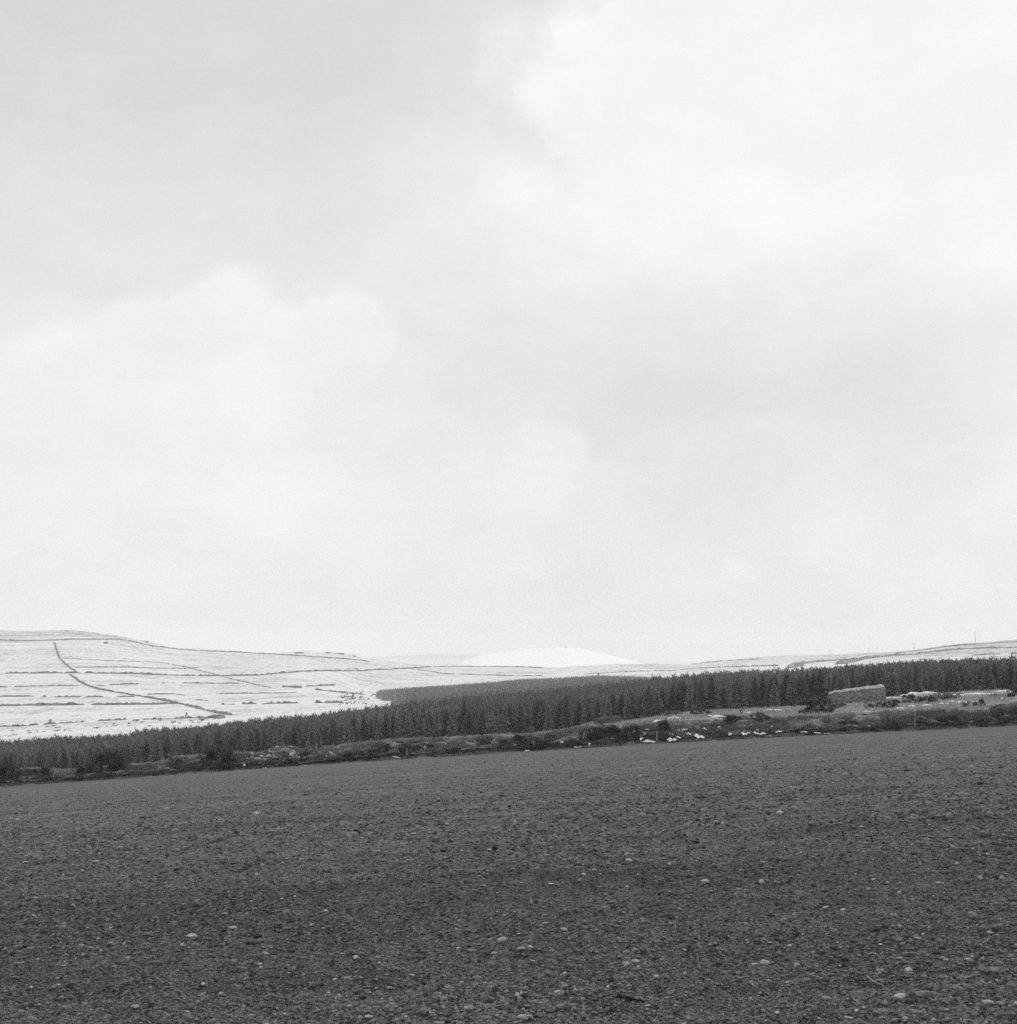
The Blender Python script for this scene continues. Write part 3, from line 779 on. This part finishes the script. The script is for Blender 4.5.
# ------------------------------------------------------------------ snow patches
def snow_mesh(seed):
    r = random.Random(seed); bm = bmesh.new(); bmesh.ops.create_icosphere(bm, subdivisions=3, radius=1)
    a, b, c = r.uniform(0, 6), r.uniform(0, 6), r.uniform(0, 6)
    for v in bm.verts:
        t = math.atan2(v.co.y, v.co.x); k = 1 + .3 * math.sin(2 * t + a) + .3 * math.sin(3 * t + b) + .22 * math.sin(5 * t + c) + .16 * math.sin(9 * t + a)
        v.co.x *= k; v.co.y *= k; v.co.z = max(v.co.z, -.3) + .15 * math.sin(4 * v.co.x + a) * math.cos(5 * v.co.y)
    for f in bm.faces: f.smooth = True
    me = bpy.data.meshes.new('snow_patch'); bm.to_mesh(me); bm.free(); me.materials.append(M['snow']); return me
snow_me = [snow_mesh(60 + i) for i in range(8)]
SN = [(310, 766.3, 9, 2, 'thin snow strip at the bank foot below the small black bush'), (648, 741, 10, 2.6), (641, 738.5, 3.5, 2), (671, 739.5, 8, 3.2, 'snow patch left of the upright dark bush at the bank foot'), (678, 737, 3.5, 1.8), (698.5, 736.3, 8, 4, 'brightest snow patch, thick and white at the bank foot'),
      (705.5, 741, 6, 1.8), (714, 740.3, 3, 1.2), (684, 729.5, 4.5, 3), (688, 733.5, 3.5, 2.4), (729.5, 733.8, 4, 2.2), (743.5, 733.6, 5, 2.8, 'twin pointed snow patch under the dark flat bush'), (748, 732.6, 3, 1.6), (755.5, 733, 5, 2), (762, 733.3, 5, 2.2), (769, 735.6, 4, 1.2), (778, 731.4, 5, 1.8), (704, 728.6, 3, 1.6), (718, 727, 2.5, 1.4),
      (802, 731.4, 7, 2.2), (818, 733.2, 9, 1.7, 'long snow strip at the bank foot below the broad dark bush'), (825, 733.8, 6, 1.8), (838, 733.6, 4, 1), (868, 726, 3, 1), (575.6, 747, 2.6, 1.6), (580.3, 747.2, 3.4, 2), (589.2, 743.6, 2.4, 1.5), (590, 746.4, 2.8, 1.7), (561.5, 741.8, 3, 1.6), (527, 750.5, 4, 1.2), (458.5, 756, 3, 1.4), (245.5, 764.5, 2.4, 3), (397, 757, 6, 1.2), (266, 768, 5, 1.3), (657, 720.5, 9, 1.6)]
used_l = 0
for k, t in enumerate(SN):
    px, py, w, h = t[:4]; b = bank_pt(px, py); s = b.y * PX
    o = link('snow_patch', snow_me[k % 8], None, None, b + Vector((0, -.16, 0))); o.scale = (w * s * .5, h * s * .75, .035); o.rotation_euler = (R(36), rnd.uniform(-.25, .25), rnd.uniform(-.2, .2))
    if len(t) > 4: tag(o, t[4], 'snow patch', 'snow patches along the bank')
    else: tag(o, 'small scrap of old snow lying on the foot of the bank', 'snow patch', 'snow scraps along the bank')
SM = [(675, 719, 12, 3, 'pale snow scrap on the grass above the upright dark bush'), (719, 717.6, 13, 3.2, 'snow lying in tall grass left of the bare twigs'), (711, 716.4, 6, 2, 'small snow scrap at the left of the snow in tall grass'), (750, 713.6, 11, 2.4, 'snow strip among bare twigs behind the bank'), (774, 711, 16, 2.6, 'long snow strip between the bare twigs and the pale grass'),
      (856, 713, 9, 1.6, 'thin snow line on the pale grass below the middle of the rick'), (866, 712.2, 8, 1.8, 'brighter snow line on the pale grass below the right of the rick'), (830, 715.8, 8, 1.2, 'thin snow line below the broad dark bush'), (892, 699.2, 14, 3, 'smooth snow drift against the right end of the rick'), (905, 696.4, 8, 2.6, 'snow drift joining the rick drift to the lumpy snow bank'), (913, 694.2, 15, 4.4, 'tall left half of the lumpy snow bank'), (928, 694, 16, 3.8, 'right half of the lumpy snow bank'),
      (958, 695.4, 18, 1.8, 'near end of the long snow streak'), (980, 694.4, 26, 2, 'middle of the long snow streak'), (1003, 692.4, 16, 2.6, 'far bright end of the long snow streak'), (963, 703, 9, 3, 'round white snow patch left of the black shrubs'), (975, 702, 7, 1.6, 'snow sliver among the black shrubs'), (900, 708.8, 8, 2, 'slanted snow fleck right of the dark bush by the rick'), (912, 707, 7, 2.4, 'slanted snow fleck under the middle dark bush'), (927, 705.8, 8, 2, 'snow fleck left of the grey bush row'), (944, 704, 9, 1.8, 'snow fleck under the grey bush'), (952, 702.4, 6, 2.4, 'snow fleck joining the round white patch'), (1003, 698.6, 7, 1.2, 'thin snow sliver right of the black shrubs')]
for k, (px, py, w, h, lab) in enumerate(SM):
    b = march(px, py, DB + 4, 230); s = b.y * PX
    o = link('snow_patch', snow_me[k % 8], None, None, b); o.scale = (w * s * .5, max(.7, w * s * .35), h * s * .75); o.rotation_euler = (0, 0, rnd.uniform(-.15, .15)); tag(o, lab, 'snow patch', 'snow on the strip behind the bank')

# ------------------------------------------------------------------ dead grass (stuff)
def grass_mesh(name, roots, hs, tones):
    n = len(roots); VV = np.empty((n * 3, 3)); 
    a = rng.uniform(0, 6.28, n); w = rng.uniform(.02, .05, n) * (roots[:, 1] / 110); ln = rng.normal(0, .35, n)
    VV[0::3] = roots + np.stack([-np.cos(a) * w, -np.sin(a) * w, np.zeros(n)], -1)
    VV[1::3] = roots + np.stack([np.cos(a) * w, np.sin(a) * w, np.zeros(n)], -1)
    VV[2::3] = roots + np.stack([ln * hs, rng.normal(0, .3, n) * hs, hs], -1)
    return mesh_np(name, VV, np.arange(n * 3).reshape(n, 3), False, np.repeat(tones, 3))
def bank_grass(n, lo, hi, seed):
    u = rng.uniform(-.40, .40, n); f = rng.uniform(lo, hi, n)
    k = vnoise(u * 110 / 2.2, f * 3, seed) + .5 * vnoise(u * 110 / .6, f * 7, seed + 1)
    keep = k > -.12
    u, f, k = u[keep], f[keep], k[keep]
    o = np.interp(f, bh[3:10], bo[3:10]); o = np.where(f > .99, rng.uniform(2.4, 4.2, len(f)), o); D = DE + o - .1
    z = EYE + edge(u) * DE + (banktop(u) * (DE + 2.8) - edge(u) * DE) * f
    return np.stack([u * D, D, z], -1), k
r1, k1 = bank_grass(60000, .26, 1.0, 61); r2, k2 = bank_grass(26000, .992, 1.0, 63)
r1[:, 2] -= .03; r2[:, 2] -= .06
t1 = np.clip(.19 + .2 * vnoise(r1[:, 0] / 3.1, r1[:, 2] / 1.2, 65) + rng.normal(0, .02, len(r1)), .025, .3); t2 = np.clip(rng.normal(.33, .06, len(r2)), .15, .5)
o = link('bank_grass', grass_mesh('bank_grass', np.concatenate([r1, r2]), np.concatenate([rng.uniform(.1, .3, len(r1)), rng.uniform(.06, .2, len(r2))]), np.concatenate([t1, t2])), M['grass'])
tag(o, 'rough dead grass growing over the bank', 'grass', kind='stuff')
n = 26000
u_ = rng.uniform(-.40, .40, n); dd = rng.uniform(-.7, .45, n); k = vnoise(u_ * 110 / 3.5, dd * 0 + .5, 83) + .7 * vnoise(u_ * 110 / .8, dd * 0 + 3.5, 84)
keep = (k > .05 + np.maximum(0, -dd) * .5); u_, dd, k = u_[keep], dd[keep], k[keep]
rt = np.stack([u_ * (DE + dd), DE + dd, EYE + edge(u_) * DE - .03], -1)
o = link('margin_grass', grass_mesh('margin_grass', rt, rng.uniform(.08, .3, len(rt)), np.clip(rng.normal(.2, .06, len(rt)), .05, .4)), M['grass'])
tag(o, 'ragged grass along the margin where the field meets the bank', 'grass', kind='stuff')
n = 90000
D_ = 1 / rng.uniform(1 / 231, 1 / (DB + 1), n); u_ = rng.uniform(-.40, .40, n)
k = vnoise(u_ * D_ / 6, D_ / 9, 71); keep = k > -.25; u_, D_, k = u_[keep], D_[keep], k[keep]
rt = np.stack([u_ * D_, D_, ring_z(u_, D_) - .04], -1)
o = link('rough_grass', grass_mesh('rough_grass', rt, rng.uniform(.12, .42, len(rt)), np.clip(.31 + .2 * k + rng.normal(0, .03, len(rt)), .06, .36)), M['grass'])
tag(o, 'pale dead grass on the strip between bank and plantation', 'grass', kind='stuff')
# bare twigs by the bush on the bank top
def twigs(px, py, hpx, lab):
    b = march(px, py, DB + 2, 200); s = b.y * PX; V, F = [], []
    for i in range(9):
        a = rnd.uniform(-.9, .9); L = hpx * s * rnd.uniform(.6, 1.1)
        p = [(0, 0, 0)]
        for j in range(1, 5): p.append((math.sin(a) * L * j / 4 + rnd.uniform(-.05, .05), rnd.uniform(-.1, .1), math.cos(a) * L * j / 4))
        v, f = tube(p, [.03, .025, .02, .014, .007], 5); F += [tuple(q + len(V) for q in t) for t in f]; V += v
    o = link('bare_shrub', pymesh('bare_shrub', V, F), M['twig'], None, b); tag(o, lab, 'shrub')
twigs(741, 714, 9, 'bare twiggy shrub standing against the snow strip behind the bank')

# ------------------------------------------------------------------ stones and clods in the field
def stone_mesh(seed):
    r = random.Random(seed); bm = bmesh.new(); bmesh.ops.create_icosphere(bm, subdivisions=3, radius=1)
    pl = []
    for i in range(9):
        d = Vector((r.gauss(0, 1), r.gauss(0, 1), r.gauss(0, 1))).normalized(); pl.append((d, r.uniform(.55, .85)))
    for v in bm.verts:
        for d, k in pl:
            q = v.co.dot(d)
            if q > k: v.co -= d * (q - k) * .85
        v.co *= 1 + .05 * math.sin(7 * v.co.x + seed) * math.cos(6 * v.co.y)
    me = bpy.data.meshes.new('field_stone'); bm.to_mesh(me); bm.free(); return me
st_p = [stone_mesh(i) for i in range(8)]; st_g = [m.copy() for m in st_p]
for m in st_p: m.materials.append(M['stone'])
for m in st_g: m.materials.append(M['stone_grey'])
SG = 'small pale stones scattered over the ploughed field'
SL = 'small pale stone half buried in the ploughed soil'
ST = [(191.5, 937, 11, 4, 0, 'bright white flat stone lying alone in the left foreground'), (926, 996, 21, 6, 1, 'long flat grey stone with a dark shadow under its front'), (900, 999.5, 13, 6.5, 0, 'rounded pale stone immediately left of the long flat stone'), (525.5, 1019.5, 15, 5, 0, 'pale wedge of stone at the very bottom of the field'),
      (469, 1010, 9, 5, 0, 'bright nut shaped stone left of the pale wedge'), (972.5, 917.5, 12, 8, 1, 'pyramid shaped grey lump, farthest of the three by the right edge'), (998, 929.5, 15, 7, 1, 'knobbly grey lump, middle one of the three by the right edge'), (995, 972.5, 13, 5.5, 1, 'flat topped grey lump, nearest of the three by the right edge'),
      (908.5, 971.5, 8, 4.5, 0, 'pale stone beside the straws in the right foreground'), (765, 964.5, 9.5, 4.5, 0, 'pale oblong stone alone right of the field middle'), (636, 963, 8.5, 3.2, 0, 'flat whitish stone with two pebbles beside it'), (500.5, 941.5, 6.5, 4.2, 0, 'whitish stone at the end of a line of crumbs mid field'), (521, 951, 8, 2.8, 0, 'flat bright sliver of stone mid field just right of the crumb line'),
      (356, 959, 7.5, 3.2, 0, 'pale flat stone below the dark hole in the soil'), (325, 912.3, 8.5, 2.8, 0, 'thin pale stone far up the left half of the field'), (561, 997, 8, 4.5, 1, 'dull grey stone between the pale wedge and the dark branch'), (885, 1005, 8, 5.5, 1, 'dull grey stone, right one of a pair before the rounded pale stone'), (876, 1003, 8, 4.5, 1, 'dull grey stone, left one of a pair before the rounded pale stone')]
ST += [t + (0,) for t in [(182, 947.5, 3.5, 2.8), (101, 952, 3.5, 2.2), (83, 957, 3.2, 2.2), (111, 929, 4.5, 1.6), (169, 979.5, 5, 2.4), (58.5, 980, 3.5, 2), (31, 989, 4, 2.6), (54, 989, 4.5, 1.8), (39, 1006.5, 4, 1.8), (135, 1011, 8, 3), (150, 990, 3.5, 2.2), (128, 960, 5, 1.8), (93, 970, 3, 2),
      (312, 926, 6, 2.2), (233, 929, 8, 2.5), (377, 959, 4, 2.2), (260, 966, 6, 1.7), (266, 955, 7, 2), (346, 979.5, 4, 2.8), (275, 1018, 4, 2.8), (284.5, 1016, 3.2, 2.8), (340.5, 999, 3.2, 2.2), (389, 989.5, 6, 2.2), (369, 1020, 8, 2), (203, 988, 4, 3), (490, 941, 5, 2.2), (494, 955, 6, 2.6), (519, 935.5, 5, 1.6), (545, 924.5, 5, 1.6), (565, 975.5, 4, 3), (517, 996.5, 5, 4), (583, 1001, 4, 3), (497, 1018, 4, 2.6), (462, 984, 4, 2.6), (523, 1011, 4, 2), (440, 995, 4, 2),
      (625, 968, 4, 3), (638.5, 968, 3.5, 2), (656, 979, 6, 3), (685, 976.5, 3.5, 2.5), (776.5, 1015, 6, 2.6), (662, 962, 5, 2), (648, 1009, 6, 2), (608, 990, 3, 2.5), (601, 1011, 3, 2), (790, 947, 5, 2), (685, 952.5, 4, 1.5), (643, 921, 6, 1.5), (990, 935, 7, 2.6), (880, 972.5, 7, 3), (900, 960, 6, 2.4), (969, 961, 6, 3), (983, 960, 4, 3), (857, 1013, 5, 3), (864, 1010, 4, 2.2), (849, 1020, 9, 2), (934, 1022, 4, 2), (912, 1008, 3, 2), (990, 985, 4, 2.2), (991, 1005, 8, 3), (947, 1013, 6, 2.5), (826, 909, 6, 2.4), (843, 911.5, 6, 2), (900, 928, 4, 2), (923, 937, 2.5, 2),
      (953, 848, 4, 2), (973, 850, 4, 2.3), (988, 855, 5, 2.4), (896.5, 890, 4, 2), (869, 891, 4, 2), (900, 884, 3, 1.6), (940, 884, 8, 1.5), (893.5, 845, 4, 1.5), (980, 880, 4.5, 4), (1002, 879, 5, 4), (26, 863, 6, 1.6), (20, 849, 5, 1.5), (96, 862, 7, 1.5), (583.5, 876, 4, 2), (594.5, 871, 5, 2), (551, 885, 7, 1.9), (528, 892, 5, 1.5), (545, 853, 4, 1.5), (583, 846, 3, 1.5), (425, 886.5, 4, 2), (403, 832, 2.5, 1.5), (740, 965, 3, 2), (630, 781.5, 3, 1.6), (748, 820, 3, 1.4), (716, 822, 4, 1.4), (583, 866, 3, 1.4), (600, 875, 3, 1.4)]]
for i in range(60):
    py = 800 + 222 * rnd.random() ** .7; px = 1017 * rnd.random() ** (.7 if py > 880 else .9)
    ST.append((px, py, rnd.uniform(1.6, 3.4), rnd.uniform(1.0, 2.0), 0 if rnd.random() < .8 else 1))
for k, t in enumerate(ST):
    px, py, w, h, gy = t[:5]
    b = field_pt(px, py + h * .3); s = b.y * PX
    o = link('field_stone', (st_g if gy else st_p)[k % 8], None, None, b + Vector((0, 0, h * s * .25 + .01)))
    o.scale = (w * s * .55, max(h, w * .6) * s * .55, h * s * .62); o.rotation_euler = (rnd.uniform(-.15, .15), rnd.uniform(-.15, .15), rnd.uniform(-.4, .4))
    if len(t) > 5: tag(o, t[5], 'stone')
    else: tag(o, SL, 'stone', SG)
for i in range(130):
    px = rnd.choice((rnd.gauss(290, 24), rnd.gauss(285, 20), rnd.uniform(0, 1017), rnd.gauss(700, 60))); u_px = max(4, min(1012, px))
    e_, t_ = float(edge(UV(u_px, 740)[0])), float(banktop(UV(u_px, 740)[0]))
    py = HORIZON - FPX * (e_ + (t_ - e_) * rnd.uniform(.3, .95)) * 1.0
    b = bank_pt(u_px, py); q = rnd.uniform(.06, .2)
    o = link('rubble_stone', (st_p if rnd.random() < .5 else st_g)[i % 8], None, None, b); o.scale = (q * rnd.uniform(1, 1.8), q, q * .7); o.rotation_euler = (rnd.random(), rnd.random(), rnd.random() * 3)
    tag(o, 'loose stone fallen among the turf of the bank', 'stone', 'rubble stones in the bank')
# twigs and straws
def stick(name, pts, rad, mat, lab, cat):
    P = [field_pt(*p) + Vector((0, 0, .015)) for p in pts]
    V, F = [], []; n = 6
    Q = []
    for a, b in zip(P[:-1], P[1:]): Q += [a.lerp(b, i / 5) + Vector((0, rnd.uniform(-.006, .006), rnd.uniform(-.003, .006))) for i in range(5)]
    Q.append(P[-1])
    for i, p in enumerate(Q):
        t = (Q[min(len(Q) - 1, i + 1)] - Q[max(0, i - 1)]).normalized(); a = t.orthogonal().normalized(); c = t.cross(a); rr = rad * (1 - .6 * i / len(Q))
        V += [p + (a * math.cos(j * 6.283 / n) + c * math.sin(j * 6.283 / n)) * rr for j in range(n)]
    for i in range(len(Q) - 1):
        for j in range(n): F.append((i * n + j, i * n + (j + 1) % n, (i + 1) * n + (j + 1) % n, (i + 1) * n + j))
    F += [tuple(range(n))[::-1], tuple((len(Q) - 1) * n + j for j in range(n))]
    o = link(name, pymesh(name, V, F, True), M[mat]); tag(o, lab, cat)
stick('dead_branch', [(619, 999.5), (628, 1002), (634, 1001.5), (644, 1005)], .013, 'twig', 'dark crooked branch lying at the bottom of the field', 'branch')
stick('dry_stalk', [(867.5, 981), (872, 984.5), (884, 989)], .006, 'stalk', 'pale thick stalk slanting down in the right foreground', 'stalk')
stick('dry_stalk', [(903, 957), (911, 956.2), (921, 957)], .005, 'stalk', 'thin pale straw lying level behind the stalk and pale stone', 'stalk')
stick('dry_stalk', [(956, 980), (967, 981), (979, 979)], .006, 'stalk', 'pale straw lying just left of the flat topped lump', 'stalk')
stick('dry_stalk', [(953, 989), (962, 988), (971, 988.5)], .006, 'stalk', 'pale straw lying nearer than the flat topped lump', 'stalk')
stick('dry_stalk', [(817, 841), (824, 842.5), (831, 845.5)], .008, 'stalk', 'kinked pale twig far up the right half of the field', 'stalk')
stick('dry_stalk', [(867, 957), (873, 956), (880, 959.5)], .006, 'stalk', 'bent pale stalk left of the level straw', 'stalk')
stick('dry_stalk', [(15, 965), (26, 965)], .005, 'stalk', 'straw lying level near the left edge of the field', 'stalk')
stick('dry_stalk', [(750, 985), (753, 989), (758, 991)], .005, 'stalk', 'short pale stalk below the pale oblong stone', 'stalk')

def ico():
    bm = bmesh.new(); bmesh.ops.create_icosphere(bm, subdivisions=1, radius=1)
    V = np.array([v.co[:] for v in bm.verts]); F = np.array([[v.index for v in f.verts] for f in bm.faces]); bm.free(); return V, F
IV, IF = ico()
def clods(n, IV, IF, s0, s1, pw, pale_k):
    px = rng.uniform(-70, 1090, n)
    u0 = (px - CX) / FPX; ve = edge(u0)
    v0 = ve + (-.255 - ve) * rng.random(n) ** .85
    D = EYE / (_a + _b * u0 - v0)
    zt = EYE + v0 * D
    for _ in range(6):                                # settle onto the warped field
        D = np.clip(D + (field_z(u0 * D, D) - EYE - v0 * D) / np.maximum(.02, .12 - .08 * np.clip(D / 110, 0, 1)) * .5, 5, DE - .5)
    D = np.clip(D + rng.normal(0, .02, n) * D, 5, DE - .4)
    x = u0 * D
    z = field_z(x, D) + relief(x, D)
    sz = (s0 + s1 * rng.random(n) ** pw) * np.clip(D / 12, .9, 2.3)
    cl = vnoise(x / 1.3, D / 2.2, 81) + .5; sz *= .75 + .45 * cl
    nv = len(IV)
    sc3 = sz[:, None] * rng.uniform(.6, 1.5, (n, 3)) * np.array([1.25, 1.1, .75])
    V = IV[None] * (1 + rng.normal(0, .2, (n, nv, 1))) * sc3[:, None, :]
    a = rng.uniform(0, 6.28, n); c, s = np.cos(a)[:, None], np.sin(a)[:, None]
    X = V[..., 0] * c - V[..., 1] * s + x[:, None]; Y = V[..., 0] * s + V[..., 1] * c + D[:, None]; Z = V[..., 2] + (z + sz * .25)[:, None]
    P = np.stack([X, Y, Z], -1).reshape(-1, 3)
    F = (IF[None] + (np.arange(n) * nv)[:, None, None]).reshape(-1, 3)
    stk = vnoise(x / 14 + 9, D / 1.1 + x * .06, 91)
    tone = (1 + .45 * stk) * rng.uniform(.06, .235, n) * np.clip(.55 + D / 60, .8, 1.3); pale = rng.random(n); tone = np.where(pale > 1 - pale_k, rng.uniform(.22, .42, n), tone); tone = np.where(pale < .08, .04, tone)  # tone also rises with distance, painting the grazing light into the clods
    return P, F, np.repeat(tone, nv)
OV = np.array([(1, 0, 0), (-1, 0, 0), (0, 1, 0), (0, -1, 0), (0, 0, 1), (0, 0, -.6)], float)
OF = np.array([(0, 2, 4), (2, 1, 4), (1, 3, 4), (3, 0, 4), (2, 0, 5), (1, 2, 5), (3, 1, 5), (0, 3, 5)])
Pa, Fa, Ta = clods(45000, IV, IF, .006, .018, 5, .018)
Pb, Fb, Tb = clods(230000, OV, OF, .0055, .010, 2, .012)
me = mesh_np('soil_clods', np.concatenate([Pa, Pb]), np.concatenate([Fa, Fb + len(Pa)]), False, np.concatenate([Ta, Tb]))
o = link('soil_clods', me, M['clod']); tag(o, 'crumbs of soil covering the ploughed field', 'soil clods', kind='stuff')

# ------------------------------------------------------------------ haze
HAZE = .00019
me = box_mesh('haze', 1, 1, 1, .0001)
import bmesh as _b2
bm = bmesh.new(); bmesh.ops.create_cube(bm, size=1); me = bpy.data.meshes.new('haze'); bm.to_mesh(me); bm.free()
zmin = -95.0; zmax = 95.0
m = bpy.data.materials.new('haze'); m.use_nodes = True; nt = m.node_tree
for n in list(nt.nodes): nt.nodes.remove(n)
oo = nt.nodes.new('ShaderNodeOutputMaterial'); pv = nt.nodes.new('ShaderNodeVolumePrincipled'); pv.inputs['Color'].default_value = (.98, .98, .98, 1); pv.inputs['Density'].default_value = HAZE
nt.links.new(pv.outputs[0], oo.inputs['Volume'])
o = link('haze', me, m); o.scale = (82000, 14000, zmax - zmin); o.location = (0, 6500, (zmax + zmin) / 2); tag(o, kind='stuff')

# ------------------------------------------------------------------ world
SUN_EL, SUN_AZ = 42., 38.          # degrees, azimuth to the right of the view
w = bpy.data.worlds.new('World'); sc.world = w; w.use_nodes = True; nt = w.node_tree; g = G(nt)
for n in list(nt.nodes): nt.nodes.remove(n)
wo = g.n('ShaderNodeOutputWorld'); bg = g.n('ShaderNodeBackground'); bg.inputs['Strength'].default_value = .1
nt.links.new(bg.outputs[0], wo.inputs[0])
sky = g.n('ShaderNodeTexSky', sky_type='NISHITA'); sky.sun_disc = False; sky.sun_elevation = R(SUN_EL); sky.sun_rotation = R(SUN_AZ)
bw = g.n('ShaderNodeRGBToBW'); nt.links.new(sky.outputs[0], bw.inputs[0])
tc = g.n('ShaderNodeTexCoord').outputs['Generated']
sx = g.n('ShaderNodeSeparateXYZ'); nt.links.new(tc, sx.inputs[0])
yy = g.m('MAXIMUM', sx.outputs[1], .12)
U = g.m('DIVIDE', sx.outputs[0], yy); V = g.m('DIVIDE', sx.outputs[2], yy)
n1 = g.noise(tc, 7., 7, .58); n2 = g.noise(g.scale(tc, (1, 1, 1.01)), 7.7, 7, .58, .3); n3 = g.noise(tc, 22., 5, .6)
off2 = g.n('ShaderNodeVectorMath', operation='ADD'); nt.links.new(tc, off2.inputs[0]); off2.inputs[1].default_value = (3.1, 7.7, 1.3)
n2 = g.noise(off2.outputs[0], 7., 7, .58)
Uw = g.m('ADD', U, g.m('ADD', g.m('MULTIPLY', g.m('SUBTRACT', n1, .5), .13), g.m('MULTIPLY', g.m('SUBTRACT', n3, .5), .045)))
Vw = g.m('ADD', V, g.m('ADD', g.m('MULTIPLY', g.m('SUBTRACT', n2, .5), .10), g.m('MULTIPLY', g.m('SUBTRACT', g.noise(off2.outputs[0], 24., 6, .6), .5), .045)))
puff = g.m('MULTIPLY', g.m('SUBTRACT', g.noise(tc, 40., 5, .6), .5), .02)
Up = g.m('ADD', U, puff); Vp = g.m('ADD', V, g.m('MULTIPLY', puff, -.8))
fray = g.m('MULTIPLY', g.m('SUBTRACT', g.noise(tc, 15., 9, .68, .4), .5), 1.0)
def blob(px, py, rx, ry, soft):
    u, v = UV(px, py)
    uu, vv = (Up, Vp) if rx < 62 else (Uw, Vw)
    a = g.m('DIVIDE', g.m('SUBTRACT', uu, u), rx / FPX); b = g.m('DIVIDE', g.m('SUBTRACT', vv, v), ry / FPX)
    d = g.m('SQRT', g.m('ADD', g.m('MULTIPLY', a, a), g.m('MULTIPLY', b, b)))
    d = g.m('ADD', d, g.m('MULTIPLY', fray, min(1.3, .25 + 45. / rx)))
    return g.ss(d, 1.04 + soft * 1.25, .96 - soft * 1.25, 0, 1)
def union(bl):
    r = None
    for t in bl:
        q = blob(*t); r = q if r is None else g.m('MAXIMUM', r, q)
    return r
SKYK = .75; THIN = .74
base = g.m('MULTIPLY', bw.outputs[0], SKYK)
base = g.m('MINIMUM', base, 9.)
veil = g.ss(V, UV(500, 60)[1], UV(500, 430)[1], 0, 1)         # thin high cloud thickening to the horizon
v = g.mix(g.m('MULTIPLY_ADD', veil, 1 - THIN, THIN), base, 8.65)
far = union([(470, 260, 240, 240, .75)])
v = g.mix(g.m('MULTIPLY', far, .45), v, 8.0)
A = union([(860, 60, 320, 240, .10), (650, 60, 95, 95, .13), (600, 150, 80, 75, .22), (570, 95, 55, 55, .3), (580, 40, 50, 45, .3), (530, 190, 60, 40, .7), (700, 230, 260, 110, .5), (1100, 250, 330, 300, .4)])
v = g.mix(A, v, 9.35)
Bc = union([(215, 385, 105, 108, .07), (80, 425, 150, 100, .12), (345, 345, 56, 58, .10), (290, 350, 56, 50, .10), (150, 345, 58, 52, .12), (60, 370, 60, 45, .2), (385, 420, 75, 75, .2), (430, 450, 50, 50, .3), (240, 520, 330, 130, .6)])
v = g.mix(g.m('MULTIPLY', Bc, .75), v, 9.25)
grey = union([(740, 395, 270, 95, .8), (800, 470, 180, 60, .8)])
v = g.mix(g.m('MULTIPLY', grey, .95), v, 7.75)
Cc = union([(520, 478, 50, 44, .45), (560, 450, 27, 24, .3), (535, 440, 30, 22, .3), (490, 480, 50, 45, .6), (478, 566, 58, 32, .3), (507, 548, 28, 28, .16), (527, 568, 14, 14, .25), (448, 572, 30, 20, .3), (368, 579, 18, 13, .35), (740, 569, 17, 10, .35), (370, 580, 24, 14, .5), (950, 540, 160, 90, .6)])
v = g.mix(g.m('MULTIPLY', Cc, .55), v, 9.3)
v = g.m('MULTIPLY', v, g.ss(n1, .2, .8, .985, 1.015))
v = g.m('MULTIPLY', v, g.ss(V, 0., UV(500, 540)[1], .95, 1.))
shade = g.noise(g.scale(off2.outputs[0], (1, 1, 1.9)), 9., 6, .6)
v = g.m('MULTIPLY', v, g.ss(shade, .3, .7, .97, 1.04))
behind = g.m('MULTIPLY', g.ss(n1, .3, .7, .9, 1.08), 8.6)
v = g.mix(g.ss(sx.outputs[1], .12, .45, 0, 1), behind, v)
v = g.mix(g.ss(sx.outputs[2], .62, .8, 0, 1), v, 8.3)
cr = g.n('ShaderNodeCombineColor'); [nt.links.new(v, cr.inputs[i]) for i in range(3)]
nt.links.new(cr.outputs[0], bg.inputs['Color'])

# ------------------------------------------------------------------ sun
sd = bpy.data.lights.new('sun', 'SUN'); sd.energy = 1.1; sd.angle = R(14); sd.color = (1, 1, 1)
so = bpy.data.objects.new('sun', sd); col.objects.link(so)
dv = Vector((math.sin(R(SUN_AZ)) * math.cos(R(SUN_EL)), math.cos(R(SUN_AZ)) * math.cos(R(SUN_EL)), math.sin(R(SUN_EL))))
so.rotation_euler = dv.to_track_quat('Z', 'Y').to_euler(); so.location = dv * 60

# ------------------------------------------------------------------ camera
cd = bpy.data.cameras.new('camera'); cd.sensor_fit = 'HORIZONTAL'; cd.sensor_width = 36.; cd.lens = 36. * FPX / 1017.; cd.clip_start = .1; cd.clip_end = 60000
co = bpy.data.objects.new('camera', cd); col.objects.link(co); co.location = (0, 0, EYE); co.rotation_euler = (math.pi / 2 + TH, 0, 0)
sc.camera = co
vs = sc.view_settings; vs.view_transform = 'Standard'; vs.look = 'None'; vs.exposure = 0; vs.gamma = 1; vs.use_curve_mapping = False
sc.cycles.use_denoising = False
sc.cycles.volume_bounces = 3; sc.cycles.max_bounces = 8; sc.cycles.diffuse_bounces = 3
